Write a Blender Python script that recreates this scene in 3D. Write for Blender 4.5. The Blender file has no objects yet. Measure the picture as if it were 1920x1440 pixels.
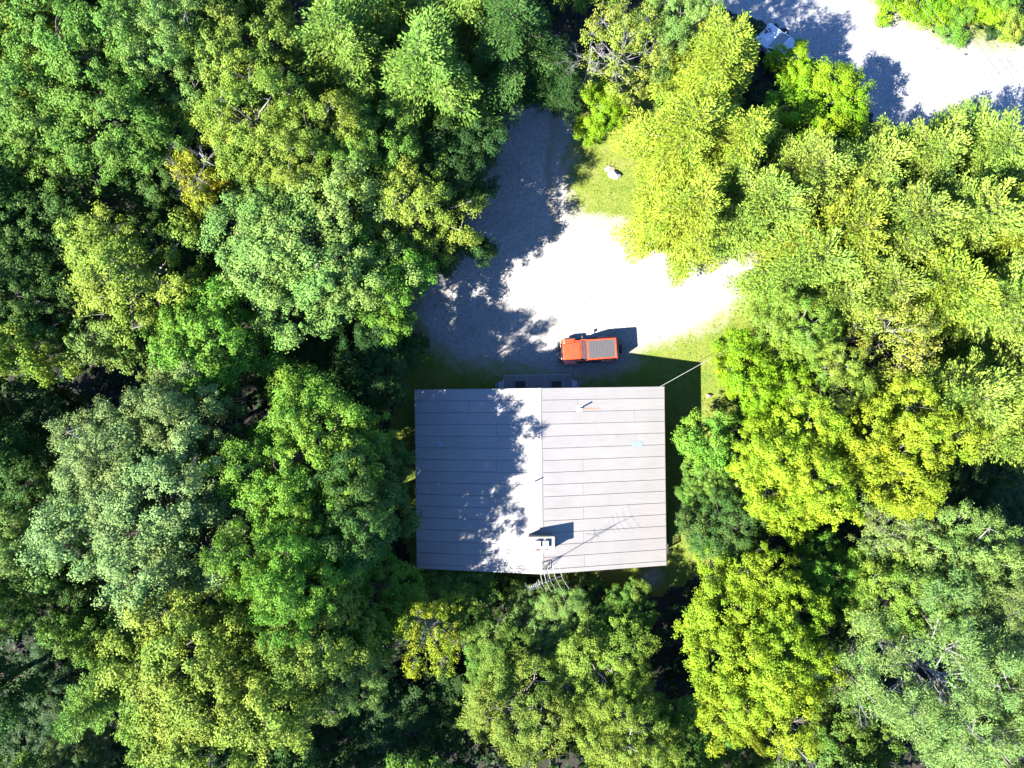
import bpy, bmesh, math, random
import numpy as np
from mathutils import Vector, Matrix

S = bpy.context.scene
COL = S.collection
R_ = math.radians

# ------------------------------------------------------------------ camera, sky, sun, exposure
CAM_H = 55.0            # drone height in metres; one photo pixel is 4 cm on the ground
PXM = 0.04
cam = bpy.data.cameras.new("camera")
camo = bpy.data.objects.new("camera", cam)
COL.objects.link(camo)
camo.location = (0, 0, CAM_H)
camo.rotation_euler = (0, 0, 0)
cam.sensor_fit = 'HORIZONTAL'
cam.sensor_width = 36.0
cam.lens = 36.0 * CAM_H / (1920 * PXM)
cam.clip_start = 0.5
cam.clip_end = 3000
S.camera = camo

SUN_EL = R_(42.0)
SUN_AZ = math.atan2(-0.463, -0.886)      # where the sun stands, seen from the house
sun_vec = Vector((math.cos(SUN_EL) * math.cos(SUN_AZ), math.cos(SUN_EL) * math.sin(SUN_AZ), math.sin(SUN_EL)))
W = bpy.data.worlds.new("World")
S.world = W
W.use_nodes = True
wn = W.node_tree.nodes
wl = W.node_tree.links
bg = wn["Background"]
sky = wn.new("ShaderNodeTexSky")
sky.sky_type = 'NISHITA'
sky.sun_disc = False
sky.sun_elevation = SUN_EL
sky.sun_rotation = math.pi / 2 - SUN_AZ
sky.altitude = 3000
sky.air_density = 1.0
sky.dust_density = 0.0
sky.ozone_density = 10.0
bg.inputs["Strength"].default_value = 0.115
wl.new(sky.outputs[0], bg.inputs[0])

sl = bpy.data.lights.new("sun", 'SUN')
sl.energy = 5.0
sl.angle = R_(0.53)
sl.color = (1.0, 0.965, 0.90)
so = bpy.data.objects.new("sun", sl)
so.rotation_euler = (-sun_vec).to_track_quat('-Z', 'Y').to_euler()
so.location = sun_vec * 80
COL.objects.link(so)

S.view_settings.view_transform = 'Standard'
S.view_settings.look = 'None'
S.view_settings.gamma = 1.0
S.view_settings.use_curve_mapping = False
S.view_settings.exposure = 2.6
S.render.engine = 'CYCLES'
S.cycles.max_bounces = 6
S.cycles.diffuse_bounces = 1
S.cycles.glossy_bounces = 2
S.cycles.transmission_bounces = 3
S.cycles.transparent_max_bounces = 6
S.cycles.caustics_reflective = False
S.cycles.caustics_refractive = False


# ------------------------------------------------------------------ helpers
def wp(px, py, z=0.0):
    """world point at height z that the photo shows at pixel (px, py) of 1920x1440"""
    k = PXM * (CAM_H - z) / CAM_H
    return Vector(((px - 960) * k, (720 - py) * k, z))


def tag(o, label=None, cat=None, group=None, kind=None):
    if label:
        o["label"] = label
    if cat:
        o["category"] = cat
    if group:
        o["group"] = group
    if kind:
        o["kind"] = kind
    return o


def empty(name, loc=(0, 0, 0), rz=0.0):
    o = bpy.data.objects.new(name, None)
    o.empty_display_size = 0.3
    o.location = loc
    o.rotation_euler = (0, 0, rz)
    COL.objects.link(o)
    return o


def link(name, me, parent=None, loc=None, rz=None):
    o = bpy.data.objects.new(name, me)
    COL.objects.link(o)
    if parent:
        o.parent = parent
    if loc is not None:
        o.location = loc
    if rz is not None:
        o.rotation_euler = (0, 0, rz)
    return o


class MB:
    """collects boxes, tubes and prisms into one mesh"""

    def __init__(self):
        self.v = []
        self.f = []

    def box(self, c, s, rot=None):
        n = len(self.v)
        hx, hy, hz = s[0] / 2, s[1] / 2, s[2] / 2
        for dx, dy, dz in ((-1, -1, -1), (1, -1, -1), (1, 1, -1), (-1, 1, -1), (-1, -1, 1), (1, -1, 1), (1, 1, 1), (-1, 1, 1)):
            p = Vector((dx * hx, dy * hy, dz * hz))
            if rot:
                p = rot @ p
            self.v.append((p.x + c[0], p.y + c[1], p.z + c[2]))
        for q in ((0, 3, 2, 1), (4, 5, 6, 7), (0, 1, 5, 4), (1, 2, 6, 5), (2, 3, 7, 6), (3, 0, 4, 7)):
            self.f.append(tuple(n + i for i in q))
        return self

    def tube(self, pts, rad, n=6, cap=True):
        pts = [Vector(p) for p in pts]
        if not hasattr(rad, '__len__'):
            rad = [rad] * len(pts)
        base = len(self.v)
        for i, p in enumerate(pts):
            if i == 0:
                d = pts[1] - pts[0]
            elif i == len(pts) - 1:
                d = pts[-1] - pts[-2]
            else:
                d = pts[i + 1] - pts[i - 1]
            if d.length < 1e-9:
                d = Vector((0, 0, 1))
            d.normalize()
            a = d.cross(Vector((0, 0, 1)))
            if a.length < 1e-3:
                a = d.cross(Vector((1, 0, 0)))
            a.normalize()
            b = d.cross(a)
            for k in range(n):
                t = 2 * math.pi * k / n
                q = p + (a * math.cos(t) + b * math.sin(t)) * rad[i]
                self.v.append((q.x, q.y, q.z))
        for i in range(len(pts) - 1):
            for k in range(n):
                k2 = (k + 1) % n
                self.f.append((base + i * n + k, base + i * n + k2, base + (i + 1) * n + k2, base + (i + 1) * n + k))
        if cap:
            self.f.append(tuple(base + k for k in range(n)))
            e = base + (len(pts) - 1) * n
            self.f.append(tuple(e + n - 1 - k for k in range(n)))
        return self

    def prism(self, prof, y0, y1, axis='y'):
        """extrude a closed (a, b) profile along one axis"""
        n = len(self.v)
        m = len(prof)
        for t in (y0, y1):
            for a, b in prof:
                self.v.append((a, t, b) if axis == 'y' else ((t, a, b) if axis == 'x' else (a, b, t)))
        self.f.append(tuple(n + i for i in range(m)))
        self.f.append(tuple(n + 2 * m - 1 - i for i in range(m)))
        for i in range(m):
            j = (i + 1) % m
            self.f.append((n + i, n + m + i, n + m + j, n + j))
        return self

    def mesh(self, name, mat, bevel=0.0, smooth=False, seg=2):
        me = bpy.data.meshes.new(name)
        me.from_pydata(self.v, [], self.f)
        bm = bmesh.new()
        bm.from_mesh(me)
        bmesh.ops.recalc_face_normals(bm, faces=bm.faces)
        if bevel:
            es = [e for e in bm.edges if len(e.link_faces) == 2 and e.calc_face_angle(0) > 0.5]
            bmesh.ops.bevel(bm, geom=es, offset=bevel, segments=seg, profile=0.6, affect='EDGES')
        bm.to_mesh(me)
        bm.free()
        if smooth:
            for p in me.polygons:
                p.use_smooth = True
        me.materials.append(mat)
        return me

    def build(self, name, mat, parent=None, bevel=0.0, smooth=False, seg=2, loc=None):
        return link(name, self.mesh(name, mat, bevel, smooth, seg), parent, loc)


# ------------------------------------------------------------------ materials
def mat(name):
    m = bpy.data.materials.new(name)
    m.use_nodes = True
    nt = m.node_tree
    return m, nt, nt.nodes, nt.links, nt.nodes["Principled BSDF"]


def ramp(nodes, stops):
    r = nodes.new("ShaderNodeValToRGB")
    el = r.color_ramp.elements
    while len(el) > 1:
        el.remove(el[-1])
    el[0].position = stops[0][0]
    el[0].color = (*stops[0][1], 1)
    for p, c in stops[1:]:
        e = el.new(p)
        e.color = (*c, 1)
    return r


def noise(nodes, links, scale, detail=4, coord=None, rough=0.55):
    n = nodes.new("ShaderNodeTexNoise")
    n.inputs["Scale"].default_value = scale
    n.inputs["Detail"].default_value = detail
    n.inputs["Roughness"].default_value = rough
    if coord is not None:
        links.new(coord, n.inputs["Vector"])
    return n


def mixc(nodes, links, fac, a, b, blend='MIX'):
    m = nodes.new("ShaderNodeMix")
    m.data_type = 'RGBA'
    m.blend_type = blend
    for sock, v in ((m.inputs[0], fac), (m.inputs[6], a), (m.inputs[7], b)):
        if hasattr(v, 'is_linked') or isinstance(v, bpy.types.NodeSocket):
            links.new(v, sock)
        elif isinstance(v, (int, float)):
            sock.default_value = v
        else:
            sock.default_value = (*v, 1)
    return m.outputs[2]


def plain(name, col, rough=0.6, metal=0.0, spec=0.5, var=0.12, scale=6.0, coat=0.0, bump=0.0):
    m, nt, N, L, P = mat(name)
    tc = N.new("ShaderNodeTexCoord")
    n = noise(N, L, scale, 5, tc.outputs["Object"])
    r = ramp(N, [(0.3, tuple(c * (1 - var) for c in col)), (0.7, tuple(min(1, c * (1 + var)) for c in col))])
    L.new(n.outputs[0], r.inputs[0])
    L.new(r.outputs[0], P.inputs["Base Color"])
    P.inputs["Roughness"].default_value = rough
    P.inputs["Metallic"].default_value = metal
    P.inputs["Specular IOR Level"].default_value = spec
    if coat:
        P.inputs["Coat Weight"].default_value = coat
        P.inputs["Coat Roughness"].default_value = 0.06
    if bump:
        b = N.new("ShaderNodeBump")
        b.inputs["Strength"].default_value = bump
        b.inputs["Distance"].default_value = 0.02
        n2 = noise(N, L, scale * 6, 4, tc.outputs["Object"])
        L.new(n2.outputs[0], b.inputs["Height"])
        L.new(b.outputs[0], P.inputs["Normal"])
    return m


def leaf_material(name, trans=0.20, gloss=0.10, rough=0.55):
    """foliage: the object's own colour, varied leaf by leaf and clump by clump"""
    m, nt, N, L, P = mat(name)
    oi = N.new("ShaderNodeObjectInfo")
    at = N.new("ShaderNodeAttribute")
    at.attribute_name = "tone"
    at2 = N.new("ShaderNodeAttribute")
    at2.attribute_name = "turn"
    hsv = N.new("ShaderNodeHueSaturation")
    tc = N.new("ShaderNodeTexCoord")
    ad = N.new("ShaderNodeVectorMath")
    ad.operation = 'ADD'
    L.new(tc.outputs["Object"], ad.inputs[0])
    rs = N.new("ShaderNodeVectorMath")
    rs.operation = 'SCALE'
    rs.inputs[0].default_value = (37.0, 53.0, 11.0)
    L.new(oi.outputs["Random"], rs.inputs["Scale"])
    L.new(rs.outputs[0], ad.inputs[1])
    nz = noise(N, L, 0.42, 4, ad.outputs[0], 0.6)
    rz = ramp(N, [(0.36, (0, 0, 0)), (0.66, (1, 1, 1))])
    L.new(nz.outputs[0], rz.inputs[0])
    gm = mixc(N, L, 1.0, oi.outputs["Color"], (0.76, 0.96, 0.95), 'MULTIPLY')
    base = mixc(N, L, rz.outputs[0], oi.outputs["Color"], gm)
    L.new(base, hsv.inputs["Color"])
    mr = N.new("ShaderNodeMapRange")
    mr.inputs[3].default_value = 0.62
    mr.inputs[4].default_value = 1.38
    L.new(at.outputs["Fac"], mr.inputs[0])
    L.new(mr.outputs[0], hsv.inputs["Value"])
    mh = N.new("ShaderNodeMapRange")
    mh.inputs[3].default_value = 0.520
    mh.inputs[4].default_value = 0.482
    L.new(at2.outputs["Fac"], mh.inputs[0])
    L.new(mh.outputs[0], hsv.inputs["Hue"])
    c = hsv.outputs[0]
    L.new(c, P.inputs["Base Color"])
    P.inputs["Roughness"].default_value = rough
    P.inputs["Specular IOR Level"].default_value = gloss
    tr = N.new("ShaderNodeBsdfTranslucent")
    tcol = mixc(N, L, 0.35, c, (0.13, 0.17, 0.010))
    L.new(tcol, tr.inputs["Color"])
    mx = N.new("ShaderNodeMixShader")
    mx.inputs[0].default_value = trans
    L.new(P.outputs[0], mx.inputs[1])
    L.new(tr.outputs[0], mx.inputs[2])
    L.new(mx.outputs[0], N["Material Output"].inputs["Surface"])
    return m


M = {}
M['leaf'] = leaf_material("broad_leaves")
M['needle'] = leaf_material("conifer_needles", 0.20, 0.10, 0.6)
M['bark'] = plain("grey_brown_bark", (0.075, 0.062, 0.048), 0.9, var=0.35, scale=5, bump=0.5)
M['pale_bark'] = plain("pale_grey_bark", (0.17, 0.155, 0.14), 0.85, var=0.25, scale=5, bump=0.4)
M['dead_wood'] = plain("bleached_dead_wood", (0.17, 0.158, 0.15), 0.85, var=0.2, scale=4)
M['flashing'] = plain("galvanised_flashing", (0.3, 0.3, 0.31), 0.45, 0.4, var=0.1)
M['blue_patch'] = plain("pale_blue_sheet", (0.15, 0.20, 0.22), 0.5, var=0.12)
M['white_metal'] = plain("white_painted_metal", (0.45, 0.45, 0.445), 0.4, var=0.05)
M['alu'] = plain("weathered_aluminium", (0.24, 0.24, 0.24), 0.42, 0.55, var=0.1)
M['dark_metal'] = plain("dark_steel", (0.06, 0.06, 0.07), 0.5, 0.4, var=0.2)
M['stucco'] = plain("tan_chimney_masonry", (0.19, 0.172, 0.140), 0.9, var=0.18, scale=4, bump=0.5)
M['siding'] = plain("brown_board_siding", (0.09, 0.065, 0.048), 0.75, var=0.2, scale=3)
M['concrete'] = plain("grey_foundation_concrete", (0.18, 0.175, 0.165), 0.9, var=0.2, scale=3, bump=0.3)
M['deck_wood'] = plain("weathered_grey_deck_boards", (0.16, 0.148, 0.142), 0.8, var=0.22, scale=3, bump=0.3)
M['white_wood'] = plain("pale_painted_wood", (0.30, 0.305, 0.315), 0.7, var=0.1)
M['mat'] = plain("black_rubber_mat", (0.018, 0.017, 0.016), 0.8, var=0.2, scale=20)
M['fence_dark'] = plain("black_stained_wood", (0.02, 0.018, 0.016), 0.8, var=0.2, scale=8)
M['glass'] = plain("dark_glass", (0.02, 0.025, 0.03), 0.06, spec=0.8, var=0.05)
M['orange'] = plain("orange_red_car_paint", (0.44, 0.044, 0.006), 0.28, var=0.03, scale=1, coat=0.8)
M['rubber'] = plain("black_tyre_rubber", (0.02, 0.02, 0.021), 0.75, var=0.15, scale=15)
M['black_plastic'] = plain("black_plastic", (0.025, 0.025, 0.028), 0.55, var=0.1, scale=15)
M['grey_top'] = plain("grey_vinyl_roof", (0.048, 0.045, 0.045), 0.6, var=0.06, scale=8)
M['rim'] = plain("silver_alloy", (0.5, 0.5, 0.52), 0.3, 0.8, var=0.05)
M['lamp'] = plain("clear_lamp_glass", (0.7, 0.7, 0.7), 0.1, var=0.03)
M['red_lamp'] = plain("red_lamp_glass", (0.5, 0.02, 0.015), 0.15, var=0.03)
M['car_white'] = plain("white_car_paint", (0.36, 0.38, 0.42), 0.25, var=0.03, scale=1, coat=0.8)
M['wire'] = plain("weathered_cable", (0.2, 0.195, 0.19), 0.6, var=0.1)
M['wire_dark'] = plain("grey_power_cable", (0.07, 0.07, 0.07), 0.6, var=0.1)
M['pole_wood'] = plain("weathered_pole_timber", (0.22, 0.18, 0.14), 0.85, var=0.25, scale=4)
M['rock'] = plain("pale_granite", (0.25, 0.235, 0.225), 0.85, var=0.3, scale=7, bump=0.6)
M['red_rock'] = plain("reddish_fieldstone", (0.20, 0.13, 0.115), 0.85, var=0.3, scale=9, bump=0.6)


def roof_material():
    m, nt, N, L, P = mat("pale_metal_roof_sheet")
    tc = N.new("ShaderNodeTexCoord")
    oi = N.new("ShaderNodeObjectInfo")
    ge = N.new("ShaderNodeNewGeometry")
    n1 = noise(N, L, 0.55, 5, ge.outputs["Position"])
    r1 = ramp(N, [(0.30, (0.182, 0.170, 0.159)), (0.52, (0.193, 0.181, 0.170)), (0.72, (0.203, 0.191, 0.180))])
    L.new(n1.outputs[0], r1.inputs[0])
    # fine dirt streaks that run down the slope (local x)
    mp = N.new("ShaderNodeMapping")
    mp.inputs["Scale"].default_value = (0.6, 9.0, 1.0)
    L.new(ge.outputs["Position"], mp.inputs[0])
    n2 = noise(N, L, 1.2, 5, mp.outputs[0], 0.65)
    r2 = ramp(N, [(0.35, (0.86, 0.84, 0.82)), (0.62, (1, 1, 1))])
    L.new(n2.outputs[0], r2.inputs[0])
    c = mixc(N, L, 0.5, r1.outputs[0], r2.outputs[0], 'MULTIPLY')
    # rusty / mossy blotches
    n3 = noise(N, L, 0.9, 6, ge.outputs["Position"], 0.7)
    r3 = ramp(N, [(0.63, (0, 0, 0)), (0.74, (0.5, 0.5, 0.5))])
    L.new(n3.outputs[0], r3.inputs[0])
    c = mixc(N, L, r3.outputs[0], c, (0.150, 0.122, 0.095))
    # every sheet slightly different
    mr = N.new("ShaderNodeMapRange")
    mr.inputs[3].default_value = 0.975
    mr.inputs[4].default_value = 1.025
    L.new(oi.outputs["Random"], mr.inputs[0])
    hs = N.new("ShaderNodeHueSaturation")
    L.new(mr.outputs[0], hs.inputs["Value"])
    L.new(c, hs.inputs["Color"])
    L.new(hs.outputs[0], P.inputs["Base Color"])
    P.inputs["Roughness"].default_value = 0.62
    P.inputs["Specular IOR Level"].default_value = 0.3
    b = N.new("ShaderNodeBump")
    b.inputs["Strength"].default_value = 0.12
    b.inputs["Distance"].default_value = 0.02
    L.new(n2.outputs[0], b.inputs["Height"])
    L.new(b.outputs[0], P.inputs["Normal"])
    return m


M['roof'] = roof_material()
M['seam'] = plain("dark_roof_joint", (0.110, 0.103, 0.098), 0.8, var=0.15, scale=3)


def ground_material():
    m, nt, N, L, P = mat("forest_floor_litter")
    ge = N.new("ShaderNodeNewGeometry")
    n1 = noise(N, L, 0.25, 6, ge.outputs["Position"])
    n2 = noise(N, L, 6.0, 6, ge.outputs["Position"], 0.7)
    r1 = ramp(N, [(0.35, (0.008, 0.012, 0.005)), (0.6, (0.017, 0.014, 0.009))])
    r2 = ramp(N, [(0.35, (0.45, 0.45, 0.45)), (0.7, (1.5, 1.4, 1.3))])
    L.new(n1.outputs[0], r1.inputs[0])
    L.new(n2.outputs[0], r2.inputs[0])
    c = mixc(N, L, 1.0, r1.outputs[0], r2.outputs[0], 'MULTIPLY')
    L.new(c, P.inputs["Base Color"])
    P.inputs["Roughness"].default_value = 0.95
    b = N.new("ShaderNodeBump")
    b.inputs["Strength"].default_value = 0.8
    b.inputs["Distance"].default_value = 0.06
    L.new(n2.outputs[0], b.inputs["Height"])
    L.new(b.outputs[0], P.inputs["Normal"])
    return m


def gravel_material(name, base, edge):
    m, nt, N, L, P = mat(name)
    ge = N.new("ShaderNodeNewGeometry")
    at = N.new("ShaderNodeAttribute")
    at.attribute_name = "edge"
    n1 = noise(N, L, 0.35, 6, ge.outputs["Position"], 0.6)
    r1 = ramp(N, [(0.3, tuple(c * 0.80 for c in base)), (0.7, tuple(c * 1.12 for c in base))])
    L.new(n1.outputs[0], r1.inputs[0])
    vo = N.new("ShaderNodeTexVoronoi")
    vo.inputs["Scale"].default_value = 9.0
    L.new(ge.outputs["Position"], vo.inputs["Vector"])
    r2 = ramp(N, [(0.0, (1.1, 1.1, 1.1)), (0.75, (0.72, 0.72, 0.72))])
    L.new(vo.outputs["Distance"], r2.inputs[0])
    c = mixc(N, L, 0.85, r1.outputs[0], r2.outputs[0], 'MULTIPLY')
    n3 = noise(N, L, 3.0, 7, ge.outputs["Position"], 0.75)
    r3 = ramp(N, [(0.36, (0.55, 0.54, 0.52)), (0.50, (1, 1, 1))])
    L.new(n3.outputs[0], r3.inputs[0])
    c = mixc(N, L, 0.75, c, r3.outputs[0], 'MULTIPLY')
    # soil showing through towards the edges and in the wheel ruts
    ad = N.new("ShaderNodeMath")
    ad.operation = 'ADD'
    L.new(at.outputs["Fac"], ad.inputs[0])
    n4 = noise(N, L, 1.7, 6, ge.outputs["Position"], 0.7)
    sb = N.new("ShaderNodeMath")
    sb.operation = 'SUBTRACT'
    L.new(n4.outputs[0], sb.inputs[0])
    sb.inputs[1].default_value = 0.5
    L.new(sb.outputs[0], ad.inputs[1])
    r4 = ramp(N, [(0.35, (0, 0, 0)), (0.75, (1, 1, 1))])
    L.new(ad.outputs[0], r4.inputs[0])
    c = mixc(N, L, r4.outputs[0], c, edge)
    L.new(c, P.inputs["Base Color"])
    P.inputs["Roughness"].default_value = 0.95
    b = N.new("ShaderNodeBump")
    b.inputs["Strength"].default_value = 0.7
    b.inputs["Distance"].default_value = 0.04
    L.new(vo.outputs["Distance"], b.inputs["Height"])
    L.new(b.outputs[0], P.inputs["Normal"])
    return m


def lawn_material():
    m, nt, N, L, P = mat("patchy_lawn")
    ge = N.new("ShaderNodeNewGeometry")
    at = N.new("ShaderNodeAttribute")
    at.attribute_name = "bare"
    n1 = noise(N, L, 0.45, 6, ge.outputs["Position"], 0.65)
    r1 = ramp(N, [(0.30, (0.072, 0.118, 0.008)), (0.50, (0.108, 0.138, 0.011)), (0.72, (0.150, 0.154, 0.034))])
    L.new(n1.outputs[0], r1.inputs[0])
    n2 = noise(N, L, 7.0, 6, ge.outputs["Position"], 0.75)
    r2 = ramp(N, [(0.3, (0.6, 0.6, 0.55)), (0.7, (1.2, 1.2, 1.15))])
    L.new(n2.outputs[0], r2.inputs[0])
    c = mixc(N, L, 1.0, r1.outputs[0], r2.outputs[0], 'MULTIPLY')
    ad = N.new("ShaderNodeMath")
    ad.operation = 'ADD'
    L.new(at.outputs["Fac"], ad.inputs[0])
    n4 = noise(N, L, 1.1, 7, ge.outputs["Position"], 0.75)
    sb = N.new("ShaderNodeMath")
    sb.operation = 'SUBTRACT'
    L.new(n4.outputs[0], sb.inputs[0])
    sb.inputs[1].default_value = 0.5
    L.new(sb.outputs[0], ad.inputs[1])
    r4 = ramp(N, [(0.38, (0, 0, 0)), (0.78, (1, 1, 1))])
    L.new(ad.outputs[0], r4.inputs[0])
    c = mixc(N, L, r4.outputs[0], c, (0.215, 0.195, 0.155))
    L.new(c, P.inputs["Base Color"])
    P.inputs["Roughness"].default_value = 0.95
    b = N.new("ShaderNodeBump")
    b.inputs["Strength"].default_value = 0.6
    b.inputs["Distance"].default_value = 0.04
    L.new(n2.outputs[0], b.inputs["Height"])
    L.new(b.outputs[0], P.inputs["Normal"])
    return m


M['ground'] = ground_material()
M['gravel'] = gravel_material("pale_driveway_gravel", (0.27, 0.255, 0.235), (0.175, 0.155, 0.120))
M['road'] = gravel_material("pale_grey_road_gravel", (0.235, 0.235, 0.24), (0.20, 0.19, 0.16))
M['lawn'] = lawn_material()
M['earth'] = plain("bare_brown_earth", (0.24, 0.16, 0.11), 0.95, var=0.3, scale=3, bump=0.6)


# ------------------------------------------------------------------ the setting: ground, lawn, driveway, road
def poly_sd(pts, X, Y):
    """signed distance to a polygon, positive inside"""
    d = np.full(X.shape, 1e9)
    ins = np.zeros(X.shape, bool)
    n = len(pts)
    for i in range(n):
        x0, y0 = pts[i]
        x1, y1 = pts[(i + 1) % n]
        ex, ey = x1 - x0, y1 - y0
        t = np.clip(((X - x0) * ex + (Y - y0) * ey) / (ex * ex + ey * ey + 1e-12), 0, 1)
        d = np.minimum(d, np.hypot(X - x0 - t * ex, Y - y0 - t * ey))
        c = ((y0 <= Y) & (y1 > Y)) | ((y1 <= Y) & (y0 > Y))
        xi = x0 + (Y - y0) / (ey if abs(ey) > 1e-9 else 1e-9) * ex
        ins ^= c & (X < xi)
    return np.where(ins, d, -d)


_vr = np.random.default_rng(5)
_lat = _vr.random((64, 64))


def vnoise(X, Y, s):
    x = X / s + 31.7
    y = Y / s + 17.3
    xi = np.floor(x).astype(int)
    yi = np.floor(y).astype(int)
    fx = x - xi
    fy = y - yi
    fx = fx * fx * (3 - 2 * fx)
    fy = fy * fy * (3 - 2 * fy)
    g = lambda a, b: _lat[a % 64, b % 64]
    return (g(xi, yi) * (1 - fx) + g(xi + 1, yi) * fx) * (1 - fy) + (g(xi, yi + 1) * (1 - fx) + g(xi + 1, yi + 1) * fx) * fy


def fnoise(X, Y):
    return vnoise(X, Y, 2.2) * 0.5 + vnoise(X, Y, 0.9) * 0.3 + vnoise(X, Y, 0.35) * 0.2 - 0.5


def gp(*pts):
    return [(wp(a, b).x, wp(a, b).y) for a, b in pts]


DRIVE = gp((975, 60), (1050, 60), (1062, 170), (1066, 260), (1060, 350), (1072, 412), (1120, 440), (1190, 452), (1260, 470),
           (1330, 488), (1400, 470), (1450, 478), (1440, 520), (1400, 556), (1340, 596), (1270, 626), (1212, 646), (1165, 690),
           (1100, 704), (1040, 700), (960, 690), (860, 676), (800, 640), (780, 590), (806, 520), (850, 440), (890, 360),
           (930, 260), (955, 180))
LAWN = gp((960, 100), (1060, 90), (1180, 110), (1330, 200), (1400, 330), (1500, 440), (1500, 560), (1420, 740), (1350, 800),
          (1330, 960), (1330, 1070), (1240, 1120), (1000, 1090), (780, 1085), (735, 900), (735, 700), (730, 600), (790, 420),
          (900, 230))
ROAD = gp((1220, -120), (1560, -120), (1600, -8), (1650, 24), (1708, 58), (1770, 84), (1850, 98), (1925, 104), (2080, 112),
          (2250, 118), (2250, 290), (2080, 282), (1900, 262), (1790, 250), (1690, 240), (1600, 190), (1530, 110), (1470, 60), (1380, 20),
          (1280, -10))
VERGE = gp((1560, -140), (1740, -140), (2300, -100), (2300, 160), (1900, 132), (1740, 104), (1600, 40))


def sheet(name, poly, cell, z, material, jitter, attr=None, fn=None):
    xs = [p[0] for p in poly]
    ys = [p[1] for p in poly]
    x = np.arange(min(xs) - 1.2, max(xs) + 1.2, cell)
    y = np.arange(min(ys) - 1.2, max(ys) + 1.2, cell)
    X, Y = np.meshgrid(x, y)
    sd = poly_sd(poly, X, Y)
    keep = (sd + fnoise(X, Y) * jitter) > 0
    kc = keep[:-1, :-1] & keep[1:, :-1] & keep[1:, 1:] & keep[:-1, 1:]
    ids = np.arange(X.size).reshape(X.shape)
    q = np.stack([ids[:-1, :-1][kc], ids[:-1, 1:][kc], ids[1:, 1:][kc], ids[1:, :-1][kc]], 1)
    used = np.unique(q)
    rem = np.zeros(X.size, int)
    rem[used] = np.arange(len(used))
    Z = z + (vnoise(X, Y, 3.0) - 0.5) * 0.0
    co = np.stack([X.ravel()[used], Y.ravel()[used], np.full(len(used), z)], 1)
    me = quad_mesh(name, co, rem[q])
    if attr:
        a = me.attributes.new(attr, 'FLOAT', 'POINT')
        a.data.foreach_set("value", fn(X, Y, sd).ravel()[used].astype(np.float32))
    me.materials.append(material)
    o = link(name, me)
    tag(o, kind='structure')
    return o


def quad_mesh(name, co, quads):
    me = bpy.data.meshes.new(name)
    nv, nf = len(co), len(quads)
    me.vertices.add(nv)
    me.vertices.foreach_set("co", np.ascontiguousarray(co, np.float32).ravel())
    me.loops.add(nf * 4)
    me.loops.foreach_set("vertex_index", np.ascontiguousarray(quads, np.int32).ravel())
    me.polygons.add(nf)
    me.polygons.foreach_set("loop_start", np.arange(0, nf * 4, 4, dtype=np.int32))
    me.update(calc_edges=True)
    return me


g = MB()
g.v = [(-1500, -1500, 0), (1500, -1500, 0), (1500, 1500, 0), (-1500, 1500, 0)]
g.f = [(0, 1, 2, 3)]
tag(g.build("ground", M['ground']), kind='structure')


def bare_fn(X, Y, sd):
    d = poly_sd(DRIVE, X, Y)               # negative outside the gravel
    near = np.clip(1.0 + d / 2.6, 0, 1)
    dry = np.exp(-(((X - wp(1185, 270).x) / 1.3) ** 2 + ((Y - wp(1185, 270).y) / 2.4) ** 2)) * 0.55
    dry2 = np.exp(-(((X - wp(1222, 1085).x) / 1.2) ** 2 + ((Y - wp(1222, 1085).y) / 1.2) ** 2)) * 0.8
    dry3 = np.exp(-(((X - wp(1130, 420).x) / 2.6) ** 2 + ((Y - wp(1130, 420).y) / 1.0) ** 2)) * 0.45
    return np.clip(near * 0.62 + dry + dry2 + dry3, 0, 1)


def edge_fn(X, Y, sd):
    e = np.clip(1 - sd / 2.6, 0, 1) * 0.62
    # darker wheel rut along the right side of the approach
    rx = wp(1032, 0).x
    y0, y1 = wp(0, 430).y, wp(0, 215).y
    wob = (vnoise(X, Y, 2.5) - 0.5) * 0.7
    band = np.exp(-((X - rx - (Y - y0) * 0.02 + wob) / 0.32) ** 2) * (0.4 + 0.9 * vnoise(X, Y, 1.1)) * ((Y > y0 - 1) & (Y < y1))
    rx2 = wp(985, 0).x
    band2 = np.exp(-((X - rx2 - (Y - y0) * 0.06 + wob) / 0.28) ** 2) * (0.3 + vnoise(X, Y, 0.9)) * ((Y > y0 - 1) & (Y < y1))
    return np.clip(e + band * 0.7 + band2 * 0.3, 0, 1)


sheet("lawn", LAWN, 0.25, 0.004, M['lawn'], 1.6, "bare", bare_fn)
sheet("roadside_verge", VERGE, 0.3, 0.004, M['lawn'], 1.6, "bare",
      lambda X, Y, sd: np.clip(1.0 + poly_sd(ROAD, X, Y) / 3.2, 0, 1) * 0.8)
sheet("driveway", DRIVE, 0.14, 0.010, M['gravel'], 1.5, "edge", edge_fn)
sheet("road", ROAD, 0.12, 0.012, M['road'], 2.2, "edge", lambda X, Y, sd: np.clip(1 - sd / 1.2, 0, 1) * 0.45)
BANK = gp((2, 1262), (22, 1252), (50, 1250), (64, 1260), (40, 1276), (10, 1280))
o = sheet("bare_earth_patch", BANK, 0.12, 0.006, M['earth'], 0.6)


# ------------------------------------------------------------------ foliage machinery
def norm(a):
    return a / (np.linalg.norm(a, axis=1, keepdims=True) + 1e-9)


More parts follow.
